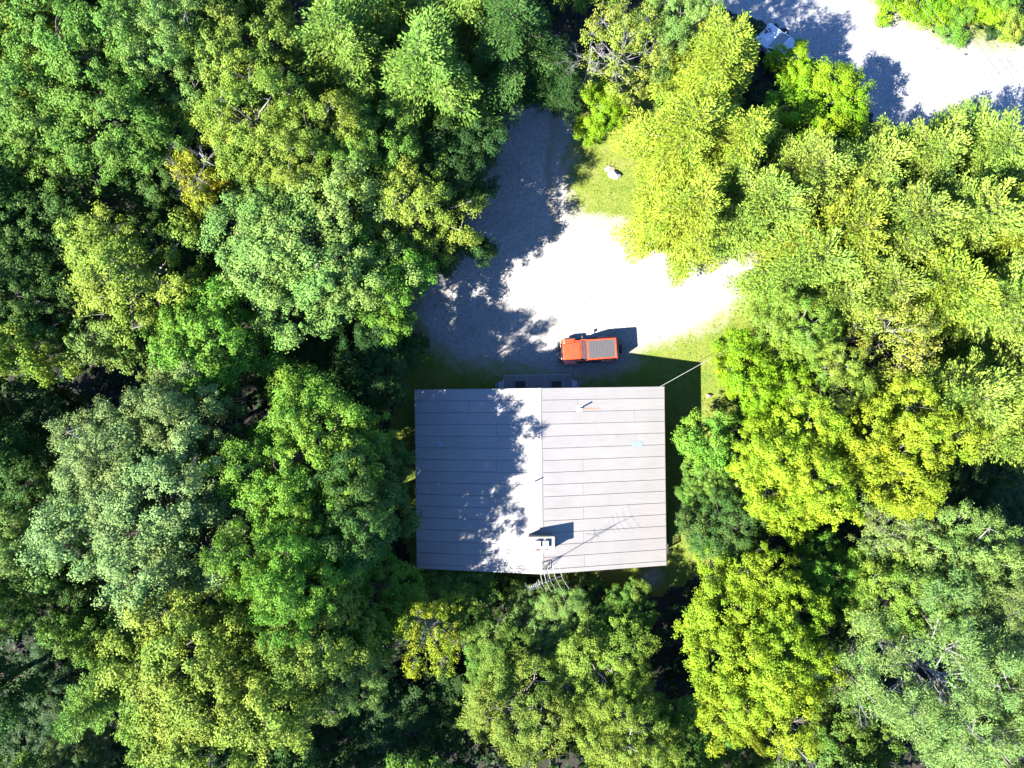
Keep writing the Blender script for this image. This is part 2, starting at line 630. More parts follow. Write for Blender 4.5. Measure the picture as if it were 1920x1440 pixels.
def leaf_mesh(name, P, T, Nn, Ln, Wd, tone, turn, material):
    """one small diamond-shaped blade per leaf"""
    T = norm(T)
    B = norm(np.cross(Nn, T))
    Ln = Ln[:, None]
    Wd = Wd[:, None]
    n = len(P)
    co = np.empty((n, 4, 3), np.float32)
    co[:, 0] = P - T * Ln * 0.5
    co[:, 1] = P + B * Wd * 0.5 - T * Ln * 0.06
    co[:, 2] = P + T * Ln * 0.5
    co[:, 3] = P - B * Wd * 0.5 - T * Ln * 0.06
    me = quad_mesh(name, co.reshape(-1, 3), np.arange(n * 4).reshape(n, 4))
    a = me.attributes.new("tone", 'FLOAT', 'FACE')
    a.data.foreach_set("value", np.clip(tone, 0, 1).astype(np.float32))
    a = me.attributes.new("turn", 'FLOAT', 'FACE')
    a.data.foreach_set("value", np.clip(turn, 0, 1).astype(np.float32))
    me.materials.append(material)
    return me


def rdir(rng, n):
    return norm(rng.normal(size=(n, 3)))


def broadleaf(seed, R, H, zb, nl, clump_r=0.45, per=38, leaf=0.21, wid=0.8, keep=1.0, bark='bark', twig=0.10, flat=0.65, needle=False,
              lob=(0.20, 0.44), upbias=0.7, gaps=0.22, limb=1.0):
    rng = np.random.default_rng(seed)
    zc, hc = (zb + H) / 2, (H - zb) / 2
    lobes = [(np.array([0, 0, H - R * 0.42]), R * 0.40)]
    tries = 0
    while len(lobes) < nl and tries < nl * 30:
        tries += 1
        d = rdir(rng, 1)[0]
        if d[2] < -0.35:
            continue
        f = rng.uniform(0.50, 0.92)
        ex = np.array([R, R, hc]) * (1 + rng.normal() * 0.10)
        c = np.array([0, 0, zc]) + d * ex * f
        r = R * rng.uniform(*lob)
        if c[2] + r > H + 0.4:
            c[2] = H + 0.4 - r
        if any(np.linalg.norm(c - q) < 0.55 * (r + s) for q, s in lobes):
            if rng.random() < 0.85:
                continue
        lobes.append((c, r))
    C, Dr, Ton, Tur = [], [], [], []
    lc = np.array([l[0] for l in lobes])
    lr = np.array([l[1] for l in lobes])
    for c, r in lobes:
        n = int(4 * math.pi * r * r * 0.75 / (clump_r ** 2 * 3.6) * keep)
        d = rdir(rng, n)
        d[:, 2] = np.abs(d[:, 2]) * np.where(rng.random(n) < 0.82, 1, -0.6)
        d = norm(d)
        q = c + d * np.array([1, 1, 0.82]) * r * rng.uniform(0.66, 1.28, (n, 1))
        inside = (np.linalg.norm(q[:, None] - lc[None], axis=2) < lr[None] * 0.66).any(1)
        q, d = q[~inside], d[~inside]
        C.append(q)
        Dr.append(d)
        Ton.append(np.full(len(q), rng.uniform(-0.12, 0.12)) + rng.normal(size=len(q)) * 0.10)
        Tur.append(np.full(len(q), rng.uniform(0.2, 0.8)) + rng.normal(size=len(q)) * 0.10)
    C = np.concatenate(C)
    Dr = np.concatenate(Dr)
    Ton = np.concatenate(Ton)
    Tur = np.concatenate(Tur)
    # gaps: whole patches of twigs left bare
    ph = rng.uniform(0, 6.28, (6, 1))
    kv = rng.normal(size=(6, 3)) * np.array([[2.2], [2.6], [3.2], [3.6], [4.4], [5.0]]) * 0.62
    nz = np.sin(C @ kv.T + ph.T).sum(1) / 6 + rng.normal(size=len(C)) * 0.10
    ok = nz > np.quantile(nz, gaps)
    C, Dr, Ton, Tur = C[ok], Dr[ok], Ton[ok], Tur[ok]
    nC = len(C)
    cr = clump_r * np.clip(np.exp(rng.normal(size=nC) * 0.32), 0.5, 1.9)
    idx = np.repeat(np.arange(nC), np.maximum(6, (per * (cr / clump_r) ** 2).astype(int)))
    n = len(idx)
    d = rdir(rng, n)
    d[:, 2] = np.where(rng.random(n) < 0.75, np.abs(d[:, 2]), d[:, 2])
    rr = cr[idx][:, None] * rng.uniform(0.25, 1.0, (n, 1)) ** 0.5
    P = C[idx] + d * rr * np.array([1, 1, flat]) * (1 + rng.normal(size=(n, 1)) * 0.22)
    st = cr[idx][:, None] * rng.uniform(-0.45, 0.7, (n, 1))
    P = P + Dr[idx] * st * (1 - 0.55 * np.clip(st / cr[idx][:, None], 0, 1))
    if needle:
        T = d * 0.9 + Dr[idx] * 0.6 + rng.normal(size=(n, 3)) * 0.35
        Nn = np.array([0, 0, 1]) + rng.normal(size=(n, 3)) * 0.7
    else:
        Nn = d * 0.70 + Dr[idx] * 0.35 + np.array([0, 0, upbias * 0.75]) + rng.normal(size=(n, 3)) * 0.34
        T = rng.normal(size=(n, 3)) + d * 0.5 - np.array([0, 0, 0.2])
    T = T - norm(Nn) * (T * norm(Nn)).sum(1, keepdims=True)
    Ln = leaf * rng.uniform(0.7, 1.3, n)
    me = leaf_mesh("crown", P, T, Nn, Ln, Ln * wid, 0.5 + Ton[idx] + rng.normal(size=n) * 0.09, Tur[idx] + rng.normal(size=n) * 0.12,
                   M['needle'] if needle else M['leaf'])
    # trunk, limbs and twigs
    t = MB()
    r0 = 0.035 * H * (R / 5) ** 0.5 * 0.6
    lean = rng.normal(size=2) * 0.03 * H
    tp = [(lean[0] * s * s, lean[1] * s * s, -0.15 + s * (H * 0.86)) for s in (0, 0.25, 0.5, 0.75, 1.0)]
    t.tube(tp, [r0 * 1.3, r0, r0 * 0.75, r0 * 0.45, r0 * 0.15], 8)
    for c, r in lobes:
        s = np.clip((c[2] - r * 0.9 - np.hypot(c[0], c[1]) * 0.35) / (H * 0.86), 0.18, 0.85)
        a = np.array([lean[0] * s * s, lean[1] * s * s, s * H * 0.86])
        m1 = a + (c - a) * 0.5 + np.array([0, 0, -0.05 * r]) + rng.normal(size=3) * 0.12
        t.tube([a, m1, c], [r0 * 0.42 * limb, r0 * 0.28 * limb, r0 * 0.13 * limb], 5, False)
    ntw = int(nC * twig)
    for k in rng.choice(nC, min(ntw, nC), replace=False):
        j = np.argmin(np.linalg.norm(lc - C[k], axis=1))
        c = lc[j]
        mid = (c + C[k]) / 2 + rng.normal(size=3) * 0.15
        t.tube([c, mid, C[k] + (C[k] - c) * (0.12 if twig < 0.15 else 0.22)], [r0 * 0.12 * limb, r0 * 0.08 * limb, 0.012], 4, False)
    return me, t.mesh("trunk", M[bark], 0, True), float(np.quantile(np.hypot(P[:, 0], P[:, 1]), 0.96)), float(P[:, 2].max())


def conifer(seed, R, H, zb, dz=0.42, nb=6, spray=0.28, wid=0.36, rise=0.10, droop=0.05, tipup=0.0, dens=1.0, bark='bark', rag=0.2, power=0.72):
    rng = np.random.default_rng(seed)
    t = MB()
    r0 = 0.014 * H
    t.tube([(0, 0, -0.15), (0, 0, H * 0.5), (0, 0, H)], [r0 * 1.2, r0 * 0.7, 0.02], 7)
    Ps, Ts, Tn, Lf, tur = [], [], [], [], []
    z = zb
    a0 = 0.0
    sect = 1 + rag * np.sin(np.arange(8) * 2.4 + seed)
    while z < H - 0.15:
        f = (z - zb) / (H - zb)
        Lb = R * (1 - f) ** power
        a0 += 1.1 + rng.random() * 0.9
        n = nb if f < 0.8 else max(4, nb - 1)
        for k in range(n):
            az = a0 + 2 * math.pi * k / n + rng.normal() * 0.16
            L = max(0.3, Lb * rng.uniform(0.62, 1.08) * sect[int((az % (2 * math.pi)) / (2 * math.pi) * 8) % 8])
            zz = z + rng.normal() * 0.12
            up = rise + 0.55 * f ** 1.5 + rng.normal() * 0.04
            hd = np.array([math.cos(az), math.sin(az), 0.0])
            sd = np.array([-math.sin(az), math.cos(az), 0.0])
            ton = rng.normal() * 0.13
            tu = rng.normal() * 0.14

            def pt(s):
                r = s * L
                return np.array([hd[0] * r, hd[1] * r, zz + up * r - droop * r * r + tipup * L * s ** 3])

            pts = [pt(s) for s in (0, 0.35, 0.7, 1.0)]
            if L > 0.7:
                t.tube(pts, [0.018 * L + 0.008, 0.013 * L + 0.006, 0.008 * L + 0.004, 0.004], 4, False)
            ns = max(3, int(L / 0.21 * dens))
            for s in np.linspace(0.14, 1.0, ns):
                p = pt(s)
                fw = pt(min(1.0, s + 0.02)) - pt(s - 0.02)
                fw = fw / (np.linalg.norm(fw) + 1e-9)
                lb = min(1.05, 0.20 + 0.42 * L * (1 - s) ** 0.8 * (0.4 + s)) * rng.uniform(0.7, 1.15)
                for sg in (-1, 1):
                    dv = fw * 0.65 + sd * sg * 0.78 + np.array([0, 0, 0.06 + rng.normal() * 0.10])
                    m = max(2, int(lb / 0.098))
                    q = p + dv * (np.linspace(0.08, 1, m) * lb)[:, None]
                    q[:, 2] -= (np.linspace(0, 1, m) ** 2) * lb * 0.14
                    Ps.append(q)
                    Ts.append(np.repeat(dv[None], m, 0) * 0.7 + fw * 0.45)
                    Tn.append(np.full(m, ton))
                    tur.append(np.full(m, tu))
                m = 2
                Ps.append(p + rng.normal(size=(m, 3)) * 0.05)
                Ts.append(np.repeat(fw[None], m, 0))
                Tn.append(np.full(m, ton))
                tur.append(np.full(m, tu))
        z += dz * rng.uniform(0.75, 1.25)
    P = np.concatenate(Ps)
    T = np.concatenate(Ts)
    n = len(P)
    P += rng.normal(size=(n, 3)) * 0.045
    T = T + rng.normal(size=(n, 3)) * 0.32
    Nn = np.array([0, 0, 1.0]) + P * np.array([1, 1, 0]) / (R * 2.2) + rng.normal(size=(n, 3)) * 0.40
    T = norm(T)
    Nn = Nn - T * (T * Nn).sum(1, keepdims=True)
    Nn = norm(Nn)
    Ln = spray * rng.uniform(0.7, 1.35, n)
    me = leaf_mesh("crown", P, T, Nn, Ln, Ln * wid, 0.5 + np.concatenate(Tn) + rng.normal(size=n) * 0.15,
                   0.5 + np.concatenate(tur) + rng.normal(size=n) * 0.12, M['needle'])
    return me, t.mesh("trunk", M[bark], 0, True), R, H


def dead_tree_mesh(seed, H, R, material, levels=4):
    rng = random.Random(seed)
    t = MB()

    def grow(p, d, L, r, lv):
        q = p + d * L * 0.5 + Vector((rng.uniform(-1, 1), rng.uniform(-1, 1), rng.uniform(-.5, .5))) * L * 0.06
        e = p + d * L
        t.tube([p, q, e], [r, r * 0.75, r * 0.5], 5 if lv > 1 else 4, False)
        if lv == 0:
            return
        for _ in range(rng.randint(3, 5)):
            s = rng.uniform(0.45, 1.0)
            d2 = (d + Vector((rng.uniform(-1, 1), rng.uniform(-1, 1), rng.uniform(-0.25, 0.6))) * 0.75).normalized()
            grow(p + d * L * s, d2, L * rng.uniform(0.45, 0.7), r * 0.5, lv - 1)

    t.tube([(0, 0, -0.1), (0.1, 0.05, H * 0.5), (0.0, 0.1, H * 0.8)], [0.13, 0.08, 0.04], 6)
    for k in range(7):
        a = k * 0.9 + rng.uniform(-.3, .3)
        z = H * (0.45 + 0.35 * k / 6)
        d = Vector((math.cos(a), math.sin(a), 0.6)).normalized()
        grow(Vector((0.05, 0.06, z)), d, R * 0.55, 0.034, levels - 1)
    return t.mesh("dead_branches", material, 0, True)


# prototypes: crown mesh, trunk mesh, nominal radius, nominal height
PROTO = {
    'bL': [broadleaf(s, 6.4, 15, 4.0, 34, 0.46, 96, 0.155) for s in (11, 12, 13)],
    'bM': [broadleaf(s, 4.2, 12, 3.0, 24, 0.40, 86, 0.150) for s in (21, 22, 23, 24, 25)],
    'bS': [broadleaf(s, 2.6, 8, 1.2, 16, 0.34, 74, 0.140) for s in (31, 32, 33)],
    'fM': [broadleaf(s, 4.2, 12, 3.0, 30, 0.34, 74, 0.118, 0.75, 1.1, 'pale_bark', 0.12, gaps=0.28) for s in (41, 42, 43)],
    'oak': [broadleaf(s, 4.4, 13, 3.5, 32, 0.38, 72, 0.15, 0.7, 1.0, 'pale_bark', 0.14, lob=(0.15, 0.30), gaps=0.28) for s in (51, 52)],
    'sparse': [broadleaf(s, 4.0, 11, 3.0, 22, 0.34, 34, 0.13, 0.8, 0.6, 'dead_wood', 0.7, lob=(0.20, 0.36), gaps=0.3, limb=0.5) for s in (61, 62)],
    'hem': [conifer(s, 4.3, 15, 2.5, 0.36, 6, 0.23, 0.44, rise=0.16, droop=0.05, rag=0.35, power=0.55) for s in (71, 72, 73)],
    'pine': [conifer(s, 3.8, 13, 3.0, 0.34, 7, 0.215, 0.46, 0.30, 0.04, 0.12, 1.1, 'bark', 0.35, 0.42) for s in (81, 82, 83)],
    'bigpine': [broadleaf(s, 6.0, 15, 5.0, 44, 0.40, 88, 0.17, 0.30, 1.0, 'dead_wood', 0.28, 0.5, True, (0.16, 0.30), limb=0.42) for s in (91, 92)],
    'shrub': [broadleaf(s, 1.6, 2.6, 0.2, 10, 0.28, 44, 0.12, lob=(0.34, 0.5)) for s in (101, 102)],
}
_n = {k: [len(q[0].polygons) for q in v] for k, v in PROTO.items()}
print("LEAVES", _n, "triangles", 2 * sum(sum(v) for v in _n.values()))

# base leaf colours (linear reflectance)
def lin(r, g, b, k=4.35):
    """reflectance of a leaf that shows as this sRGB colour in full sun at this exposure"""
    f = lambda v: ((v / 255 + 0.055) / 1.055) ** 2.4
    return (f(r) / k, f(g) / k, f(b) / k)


C_ = {
    'green': lin(168, 212, 84), 'dark': lin(98, 140, 66), 'deep': lin(128, 174, 80), 'grey': lin(202, 230, 130), 'pale': lin(196, 234, 112),  # dark puts the shade of gaps and overtopped crowns into the leaf colour
    'ygreen': lin(208, 236, 88), 'olive': lin(190, 212, 84), 'lime': lin(206, 252, 48), 'brightlime': lin(222, 255, 62), 'yellow': lin(234, 252, 64),
    'gold': lin(238, 240, 76), 'hem': lin(198, 242, 100), 'hemy': lin(234, 255, 84), 'pine': lin(226, 255, 102), 'greypine': lin(208, 238, 124),
    'fresh': lin(178, 236, 80), 'straw': lin(226, 240, 92),
}
NAMES = {'bL': 'maple_tree', 'bM': 'maple_tree', 'bS': 'young_broadleaf_tree', 'fM': 'ash_tree', 'oak': 'oak_tree', 'sparse': 'thinning_tree',
         'hem': 'hemlock_tree', 'pine': 'pine_tree', 'bigpine': 'pine_tree', 'shrub': 'shrub'}
CATS = {'shrub': 'shrub'}
_used = {}
_rng = random.Random(3)


def plant(kind, px, py, rpx, H, colour, label, group, sy=1.0, rot=None, pi=None):
    ps = PROTO[kind]
    i = _used.get(kind, 0)
    _used[kind] = i + 1
    crown, trunk, R0, H0 = ps[(i if pi is None else pi) % len(ps)]
    zc = H * 0.72
    p = wp(px, py, zc)
    R = rpx * PXM * (CAM_H - zc) / CAM_H
    root = empty(NAMES[kind], (p.x, p.y, 0), _rng.uniform(0, 6.28) if rot is None else R_(rot))
    root.scale = (R / R0, R / R0 * sy, H / H0)
    tag(root, label, CATS.get(kind, 'tree'), group)
    c = link("crown", crown, root)
    j = _rng.uniform(0.9, 1.1)
    k = C_[colour]
    c.color = (k[0] * j * _rng.uniform(0.93, 1.08), k[1] * j, k[2] * j, 1)
    link("stem" if kind == 'shrub' else "trunk", trunk, root)
    return root



# ------------------------------------------------------------------ the house
HOUSE = empty("house", (2.0, -6.56, 0), R_(0.7))
tag(HOUSE, "single-storey house with a wide low gable roof of pale metal sheets", "house")
HM = Matrix.Translation((2.0, -6.56, 0)) @ Matrix.Rotation(R_(0.7), 4, 'Z')
HI = HM.inverted()
HW, HL, ZE, ZR = 8.75, 6.29, 3.5, 5.5
SL = math.atan2(ZR - ZE, HW)
LS = math.hypot(HW, ZR - ZE)


def roof_z(hx):
    return ZR - abs(hx) * (ZR - ZE) / HW


def on_roof(px, py, dz=0.0):
    """house-local point on the roof surface seen at a photo pixel"""
    z = 4.5
    for _ in range(8):
        p = HI @ wp(px, py, z)
        z = roof_z(p.x) + 0.025
    p = HI @ wp(px, py, z + dz)
    return Vector((p.x, p.y, z))


MB().prism([(-8.2, 0.42), (8.2, 0.42), (8.2, 3.46), (0, 5.33), (-8.2, 3.46)], -5.9, 5.9).build("wall", M['siding'], HOUSE)
MB().box((0, 0, 0.2), (16.3, 11.7, 0.5)).build("foundation", M['concrete'], HOUSE)
t = 0.13
roof = MB().prism([(-HW, ZE), (0, ZR), (HW, ZE), (HW, ZE - t), (0, ZR - t), (-HW, ZE - t)], -HL, HL).build("roof", M['seam'], HOUSE)
tag(roof, "low gable roof of pale metal sheets in long rows with dark joints")
for sx in (-1, 1):
    MB().box((sx * (HW + 0.012), 0, ZE - 0.075), (0.03, 2 * HL + 0.02, 0.20)).build("fascia", M['siding'], roof)

# roof sheets, laid in rows from eave to ridge with staggered joints
ROW, GAP = 0.817, 0.022
_pm = {}


def sheet_mesh(L, Wd):
    k = (round(L, 3), round(Wd, 3))
    if k not in _pm:
        m = MB().box((0, 0, 0.010), (L, Wd, 0.020))
        m.box((0, Wd / 2 - 0.022, 0.026), (L, 0.028, 0.012))
        _pm[k] = m.mesh("sheet", M['roof'])
    return _pm[k]


cutL = {3: [931], 4: [833], 6: [931], 9: [931], 13: [858], 11: [940], 1: [880]}
cutR = {1: [1083], 4: [1193], 6: [1093], 8: [1093], 10: [1094], 14: [1096], 12: [1094], 2: [1190]}
nrow = int(2 * HL / ROW) + 1
for side, cuts in ((-1, cutL), (1, cutR)):
    for r in range(nrow):
        y1 = HL - r * ROW
        y0 = max(-HL, y1 - ROW)
        if y1 - y0 < 0.1:
            continue
        us = [0.0]
        for c in cuts.get(r, []):
            p = on_roof(c, 728 + (y1 + y0 - 2 * HL) / -2 / 0.0373)
            us.append(LS * (1 - abs(p.x) / HW))
        us = sorted(us) + [LS - 0.01]
        for u0, u1 in zip(us[:-1], us[1:]):
            L = u1 - u0 - (GAP * 0.8)
            um = (u0 + u1) / 2
            o = link("roof_sheet", sheet_mesh(L, y1 - y0 - GAP), roof)
            hx = side * (HW - um * math.cos(SL))
            o.location = (hx, (y0 + y1) / 2, ZE + um * math.sin(SL) + 0.004)
            o.rotation_euler = (0, side * SL, 0)
MB().prism([(-0.11, ZR - 0.002), (0, ZR + 0.05), (0.11, ZR - 0.002), (0.10, ZR + 0.02), (0, ZR + 0.062), (-0.10, ZR + 0.02)][:3],
           -HL, HL).build("ridge_cap", M['roof'], roof)


def pipe(px, py, h, r, plate=0.0):
    p = on_roof(px, py)
    m = MB()
    m.tube([p + Vector((0, 0, -0.1)), p + Vector((0, 0, h))], r, 10)
    o = m.build("vent_pipe", M['white_metal'], roof, smooth=False)
    if plate:
        b = MB()
        b.box((0, 0, 0.012), (plate, plate, 0.02))
        b.tube([(0, 0, 0.0), (0, 0, 0.16)], [r * 2.2, r * 1.25], 10)
        q = b.build("pipe_flashing", M['white_metal'], roof)
        q.location = p
        q.rotation_euler = (0, (1 if p.x > 0 else -1) * SL, 0)


pipe(1087, 766, 0.66, 0.055, 0.42)
pipe(936, 767, 0.62, 0.05, 0.30)
pipe(1002, 903, 0.66, 0.05, 0.28)
# rust run below the tall pipe
p = on_roof(1093, 766)
st = MB()
st.v = [(0.0, -0.05, 0), (0.5, -0.06, 0), (1.35, -0.02, 0), (1.35, 0.0, 0), (0.5, 0.035, 0), (0.0, 0.05, 0)]
st.f = [(0, 1, 2, 3, 4, 5)]
o = st.build("rust_stain", plain("rust_stain_brown", (0.20, 0.115, 0.065), 0.8, var=0.3, scale=6), roof)
o.location = p + Vector((0, 0, 0.004))
o.rotation_euler = (0, SL, 0)
for px, py, sx, sy in ((827, 833, 0.46, 0.34), (1195, 832, 0.72, 0.36)):  # reflected sky is put into the west patch's pale blue
    p = on_roof(px, py)
    o = MB().box((0, 0, 0.008), (sx, sy, 0.012)).build("roof_patch", M['blue_patch'], roof)
    o.location = p
    o.rotation_euler = (0, (1 if p.x > 0 else -1) * SL, 0)

# chimney at the south end of the ridge
c = HI @ Vector((1.94, -10.66, 0))
ch = empty("chimney", (c.x, c.y, 4.6))
ch.parent = HOUSE
tag(ch, "tan masonry chimney with two white flue covers")
MB().box((0, 0, 0.85), (1.66, 0.98, 1.75)).build("stack", M['stucco'], ch, 0.015)
MB().box((0, 0, 1.775), (1.80, 1.10, 0.11)).build("cap_slab", M['stucco'], ch, 0.02)
for dx in (-0.24, 0.28):
    f = MB()
    for a, b in ((-1, -1), (1, -1), (1, 1), (-1, 1)):
        f.box((dx + a * 0.16, 0.08 + b * 0.18, 1.93), (0.03, 0.03, 0.22))
    f.box((dx, 0.08, 1.88), (0.34, 0.40, 0.11))
    fo = f.build("flue", M['white_metal'], ch)
    MB().box((dx, 0.06, 2.06), (0.36, 0.50, 0.03)).build("flue_cover", M['white_metal'], fo, 0.01)
    pot = MB()
    pot.tube([(dx - 0.02, -0.30, 1.83), (dx - 0.02, -0.30, 1.97)], [0.10, 0.085], 10)
    pot.build("clay_pot", plain("fired_clay" , (0.20, 0.055, 0.04), 0.8) if dx < 0 else M['stucco'], ch)

# north wall: door onto the deck and two windows; windows on the other sides
dr = MB().box((0.0, 5.93, 1.62), (0.95, 0.07, 2.05)).build("door", M['white_wood'], HOUSE, 0.01)
MB().tube([(0.36, 5.97, 1.55), (0.36, 6.03, 1.55)], 0.03, 8).build("handle", M['rim'], dr)
for wx in (-5.5, -3.0, 3.2, 6.0):
    w = MB().box((wx, 5.92, 2.0), (1.3, 0.08, 1.1)).build("window", M['white_wood'], HOUSE)
    MB().box((wx, 5.965, 2.0), (1.14, 0.02, 0.94)).build("pane", M['glass'], w)
for wy in (-3.5, 0.5, 3.8):
    for sx in (-1, 1):
        w = MB().box((sx * 8.22, wy, 2.0), (0.08, 1.3, 1.1)).build("window", M['white_wood'], HOUSE)
        MB().box((sx * 8.265, wy, 2.0), (0.02, 1.14, 0.94)).build("pane", M['glass'], w)

# ------------------------------------------------------------------ deck in front of the door
DZ = 0.55
d0, d1 = wp(946, 703.5, DZ), wp(1071.5, 703.5, DZ)
deck = empty("deck", ((d0.x + d1.x) / 2, 0, 0), R_(0.7))
tag(deck, "weathered grey plank deck with side steps along the north eave", "deck")
dw = d1.x - d0.x
ytop, ybot = d0.y, -0.66
n = 11
pw = (ytop - ybot) / n
pm = MB().box((0, 0, 0), (dw, pw - 0.016, 0.035)).mesh("deck_plank", M['deck_wood'], 0.004)
for i in range(n):
    link("deck_plank", pm, deck, (0, ytop - (i + 0.5) * pw, DZ - 0.018 + (i % 3) * 0.002))
MB().box((0, ytop + 0.022, DZ - 0.13), (dw + 0.04, 0.035, 0.20)).build("rim_joist", M['white_wood'], deck)
for sx in (-1, 1):
    MB().box((sx * (dw / 2 + 0.022), (ytop + ybot) / 2, DZ - 0.13), (0.035, ytop - ybot, 0.20)).build("rim_joist", M['deck_wood'], deck)
    for y in (ytop - 0.1, ybot + 0.1):
        MB().box((sx * (dw / 2 - 0.08), y, (DZ - 0.23) / 2 - 0.02), (0.10, 0.10, DZ - 0.20)).build("post", M['deck_wood'], deck)
    MB().box((sx * (dw / 2 + 0.10), (ytop - 0.30 + ybot) / 2, DZ - 0.02), (0.11, ytop - 0.30 - ybot, 0.05)).build("stringer", M['white_wood'], deck)
    for k in range(2):
        MB().box((sx * (dw / 2 + 0.30 + k * 0.27), (ytop - 0.42 + ybot) / 2 - k * 0.08, DZ - 0.17 - k * 0.17), (0.25, ytop - 0.45 - ybot, 0.04)).build("step", M['white_wood'] if k == 0 else M['deck_wood'], deck)
    MB().box((sx * (dw / 2 + 0.40), (ytop - 0.5 + ybot) / 2, 0.10), (0.55, 0.05, 0.22)).build("step_support", M['deck_wood'], deck)
for px, lab in ((975.5, "black square mat on the deck, the one farther from the orange car"), (1043, "black square mat on the deck, the one nearer the orange car")):
    p = wp(px, 723, DZ)
    o = MB().box((0, 0, 0.012), (0.74, 0.66, 0.02)).build("door_mat", M['mat'], None, 0.006)
    o.location = (p.x, p.y, DZ + 0.006)
    o.rotation_euler = (0, 0, R_(0.7))
    tag(o, lab, "mat", "black mats on the deck")

# ------------------------------------------------------------------ lattice-topped screen by the east wall
gx = wp(1246, 0).x
y0, y1 = wp(0, 1030).y, wp(0, 978).y
scr = empty("lattice_screen", (gx, (y0 + y1) / 2, 0))
tag(scr, "low dark privacy screen with a lattice top just outside the east eave", "screen")
ln = y1 - y0
for y in (-ln / 2, ln / 2):
    MB().box((0, y, 0.62), (0.09, 0.09, 1.24)).build("post", M['fence_dark'], scr)
nbd = 12
bmh = MB().box((0, 0, 0), (0.02, ln / nbd - 0.006, 0.52)).mesh("board", M['fence_dark'])
for i in range(nbd):
    link("board", bmh, scr, (0, -ln / 2 + (i + 0.5) * ln / nbd, 0.30))
MB().box((0, 0, 0.58), (0.05, ln, 0.05)).build("rail", M['fence_dark'], scr)
MB().box((0, 0, 1.20), (0.05, ln, 0.07)).build("rail", M['fence_dark'], scr)
la = MB()
for i in range(int(ln / 0.135) + 1):
    y = -ln / 2 + i * 0.135
    la.box((0.006, y, 0.88), (0.012, 0.055, 0.58))
for k in range(5):
    la.box((-0.008, 0, 0.62 + k * 0.135), (0.012, ln, 0.055))
la.build("lattice", M['fence_dark'], scr)

# ------------------------------------------------------------------ television antenna on the south gable
ab = HI @ Vector((2.28, -12.25, 0))
ap = HM @ Vector((ab.x, ab.y, 0))
ant = empty("television_antenna", (ap.x, ap.y, roof_z(ab.x) + 0.03))
tag(ant, "aluminium rooftop television antenna on a tripod by the chimney", "antenna")
MT = 3.9
MB().tube([(0, 0, 0), (0, 0, MT + 0.15)], 0.022, 8).build("mast", M['alu'], ant)
for k in range(4):
    a = R_(45 + 90 * k)
    fx, fy = 0.34 * math.cos(a), 0.34 * math.sin(a)
    fz = roof_z(ab.x + fx) - roof_z(ab.x)
    MB().tube([(fx, fy, fz), (0, 0, 0.95)], 0.02, 6).build("tripod_leg", M['dark_metal'], ant)
sq = MB()
cs = [(0.36 * math.cos(R_(45 + 90 * k)), 0.36 * math.sin(R_(45 + 90 * k)), 0.06) for k in range(4)]
for k in range(4):
    sq.tube([cs[k], cs[(k + 1) % 4]], 0.022, 6)
sq.build("base_frame", M['dark_metal'], ant)
bd = Vector((math.cos(R_(21)), math.sin(R_(21)), 0.0))
ed = Vector((-bd.y, bd.x, 0)).normalized()
MB().tube([bd * -1.35 + Vector((0, 0, MT)), bd * 0.95 + Vector((0, 0, MT))], 0.012, 6).build("boom", M['alu'], ant)
for s, h in ((0.85, 1.05), (0.45, 0.95), (0.10, 0.86), (-0.18, 0.78), (-0.42, 0.62), (-0.62, 0.34), (-0.76, 0.26), (-0.88, 0.22), (-1.0, 0.19), (-1.12, 0.17), (-1.24, 0.15)):
    c0 = bd * s + Vector((0, 0, MT + 0.035))
    h *= 0.9
    sw = bd * (0.16 * h)
    MB().tube([c0 - ed * h + sw, c0, c0 + ed * h + sw], 0.005, 5).build("element", M['alu'], ant)
fr = MB()
for s in (-1.30, -1.34):
    for dz in (-0.25, 0.25):
        fr.tube([bd * s + Vector((0, 0, MT)), bd * (s - 0.12) + ed * 0.35 + Vector((0, 0, MT + dz))], 0.006, 4)
        fr.tube([bd * s + Vector((0, 0, MT)), bd * (s - 0.12) - ed * 0.35 + Vector((0, 0, MT + dz))], 0.006, 4)
fr.build("corner_reflector", M['alu'], ant)

# ------------------------------------------------------------------ orange off-road car, nose towards the drive entrance shade
CAR = empty("parked_car", (5.72, 2.50, 0.011), R_(184.2))
tag(CAR, "orange-red boxy off-roader with ribbed grey roof and rear spare wheel", "car")


def wheel(parent, x, y, z, r=0.40, w=0.26, name="wheel", axis='y'):
    m = MB()
    d = Vector((0, 1, 0)) if axis == 'y' else Vector((1, 0, 0))
    c = Vector((x, y, z))
    m.tube([c - d * w / 2, c - d * w * 0.42, c + d * w * 0.42, c + d * w / 2], [r * 0.9, r, r, r * 0.9], 24)
    o = m.build(name, M['rubber'], parent, smooth=False)
    q = MB()
    sgn = (1 if y > 0 else -1) if axis == 'y' else -1
    q.tube([c + d * sgn * (w / 2 - 0.03), c + d * sgn * (w / 2 + 0.02)], [r * 0.62, r * 0.56], 16)
    q.tube([c + d * sgn * (w / 2 + 0.015), c + d * sgn * (w / 2 + 0.05)], [r * 0.2, r * 0.16], 10)
    q.build("rim", M['rim'], o)
    return o


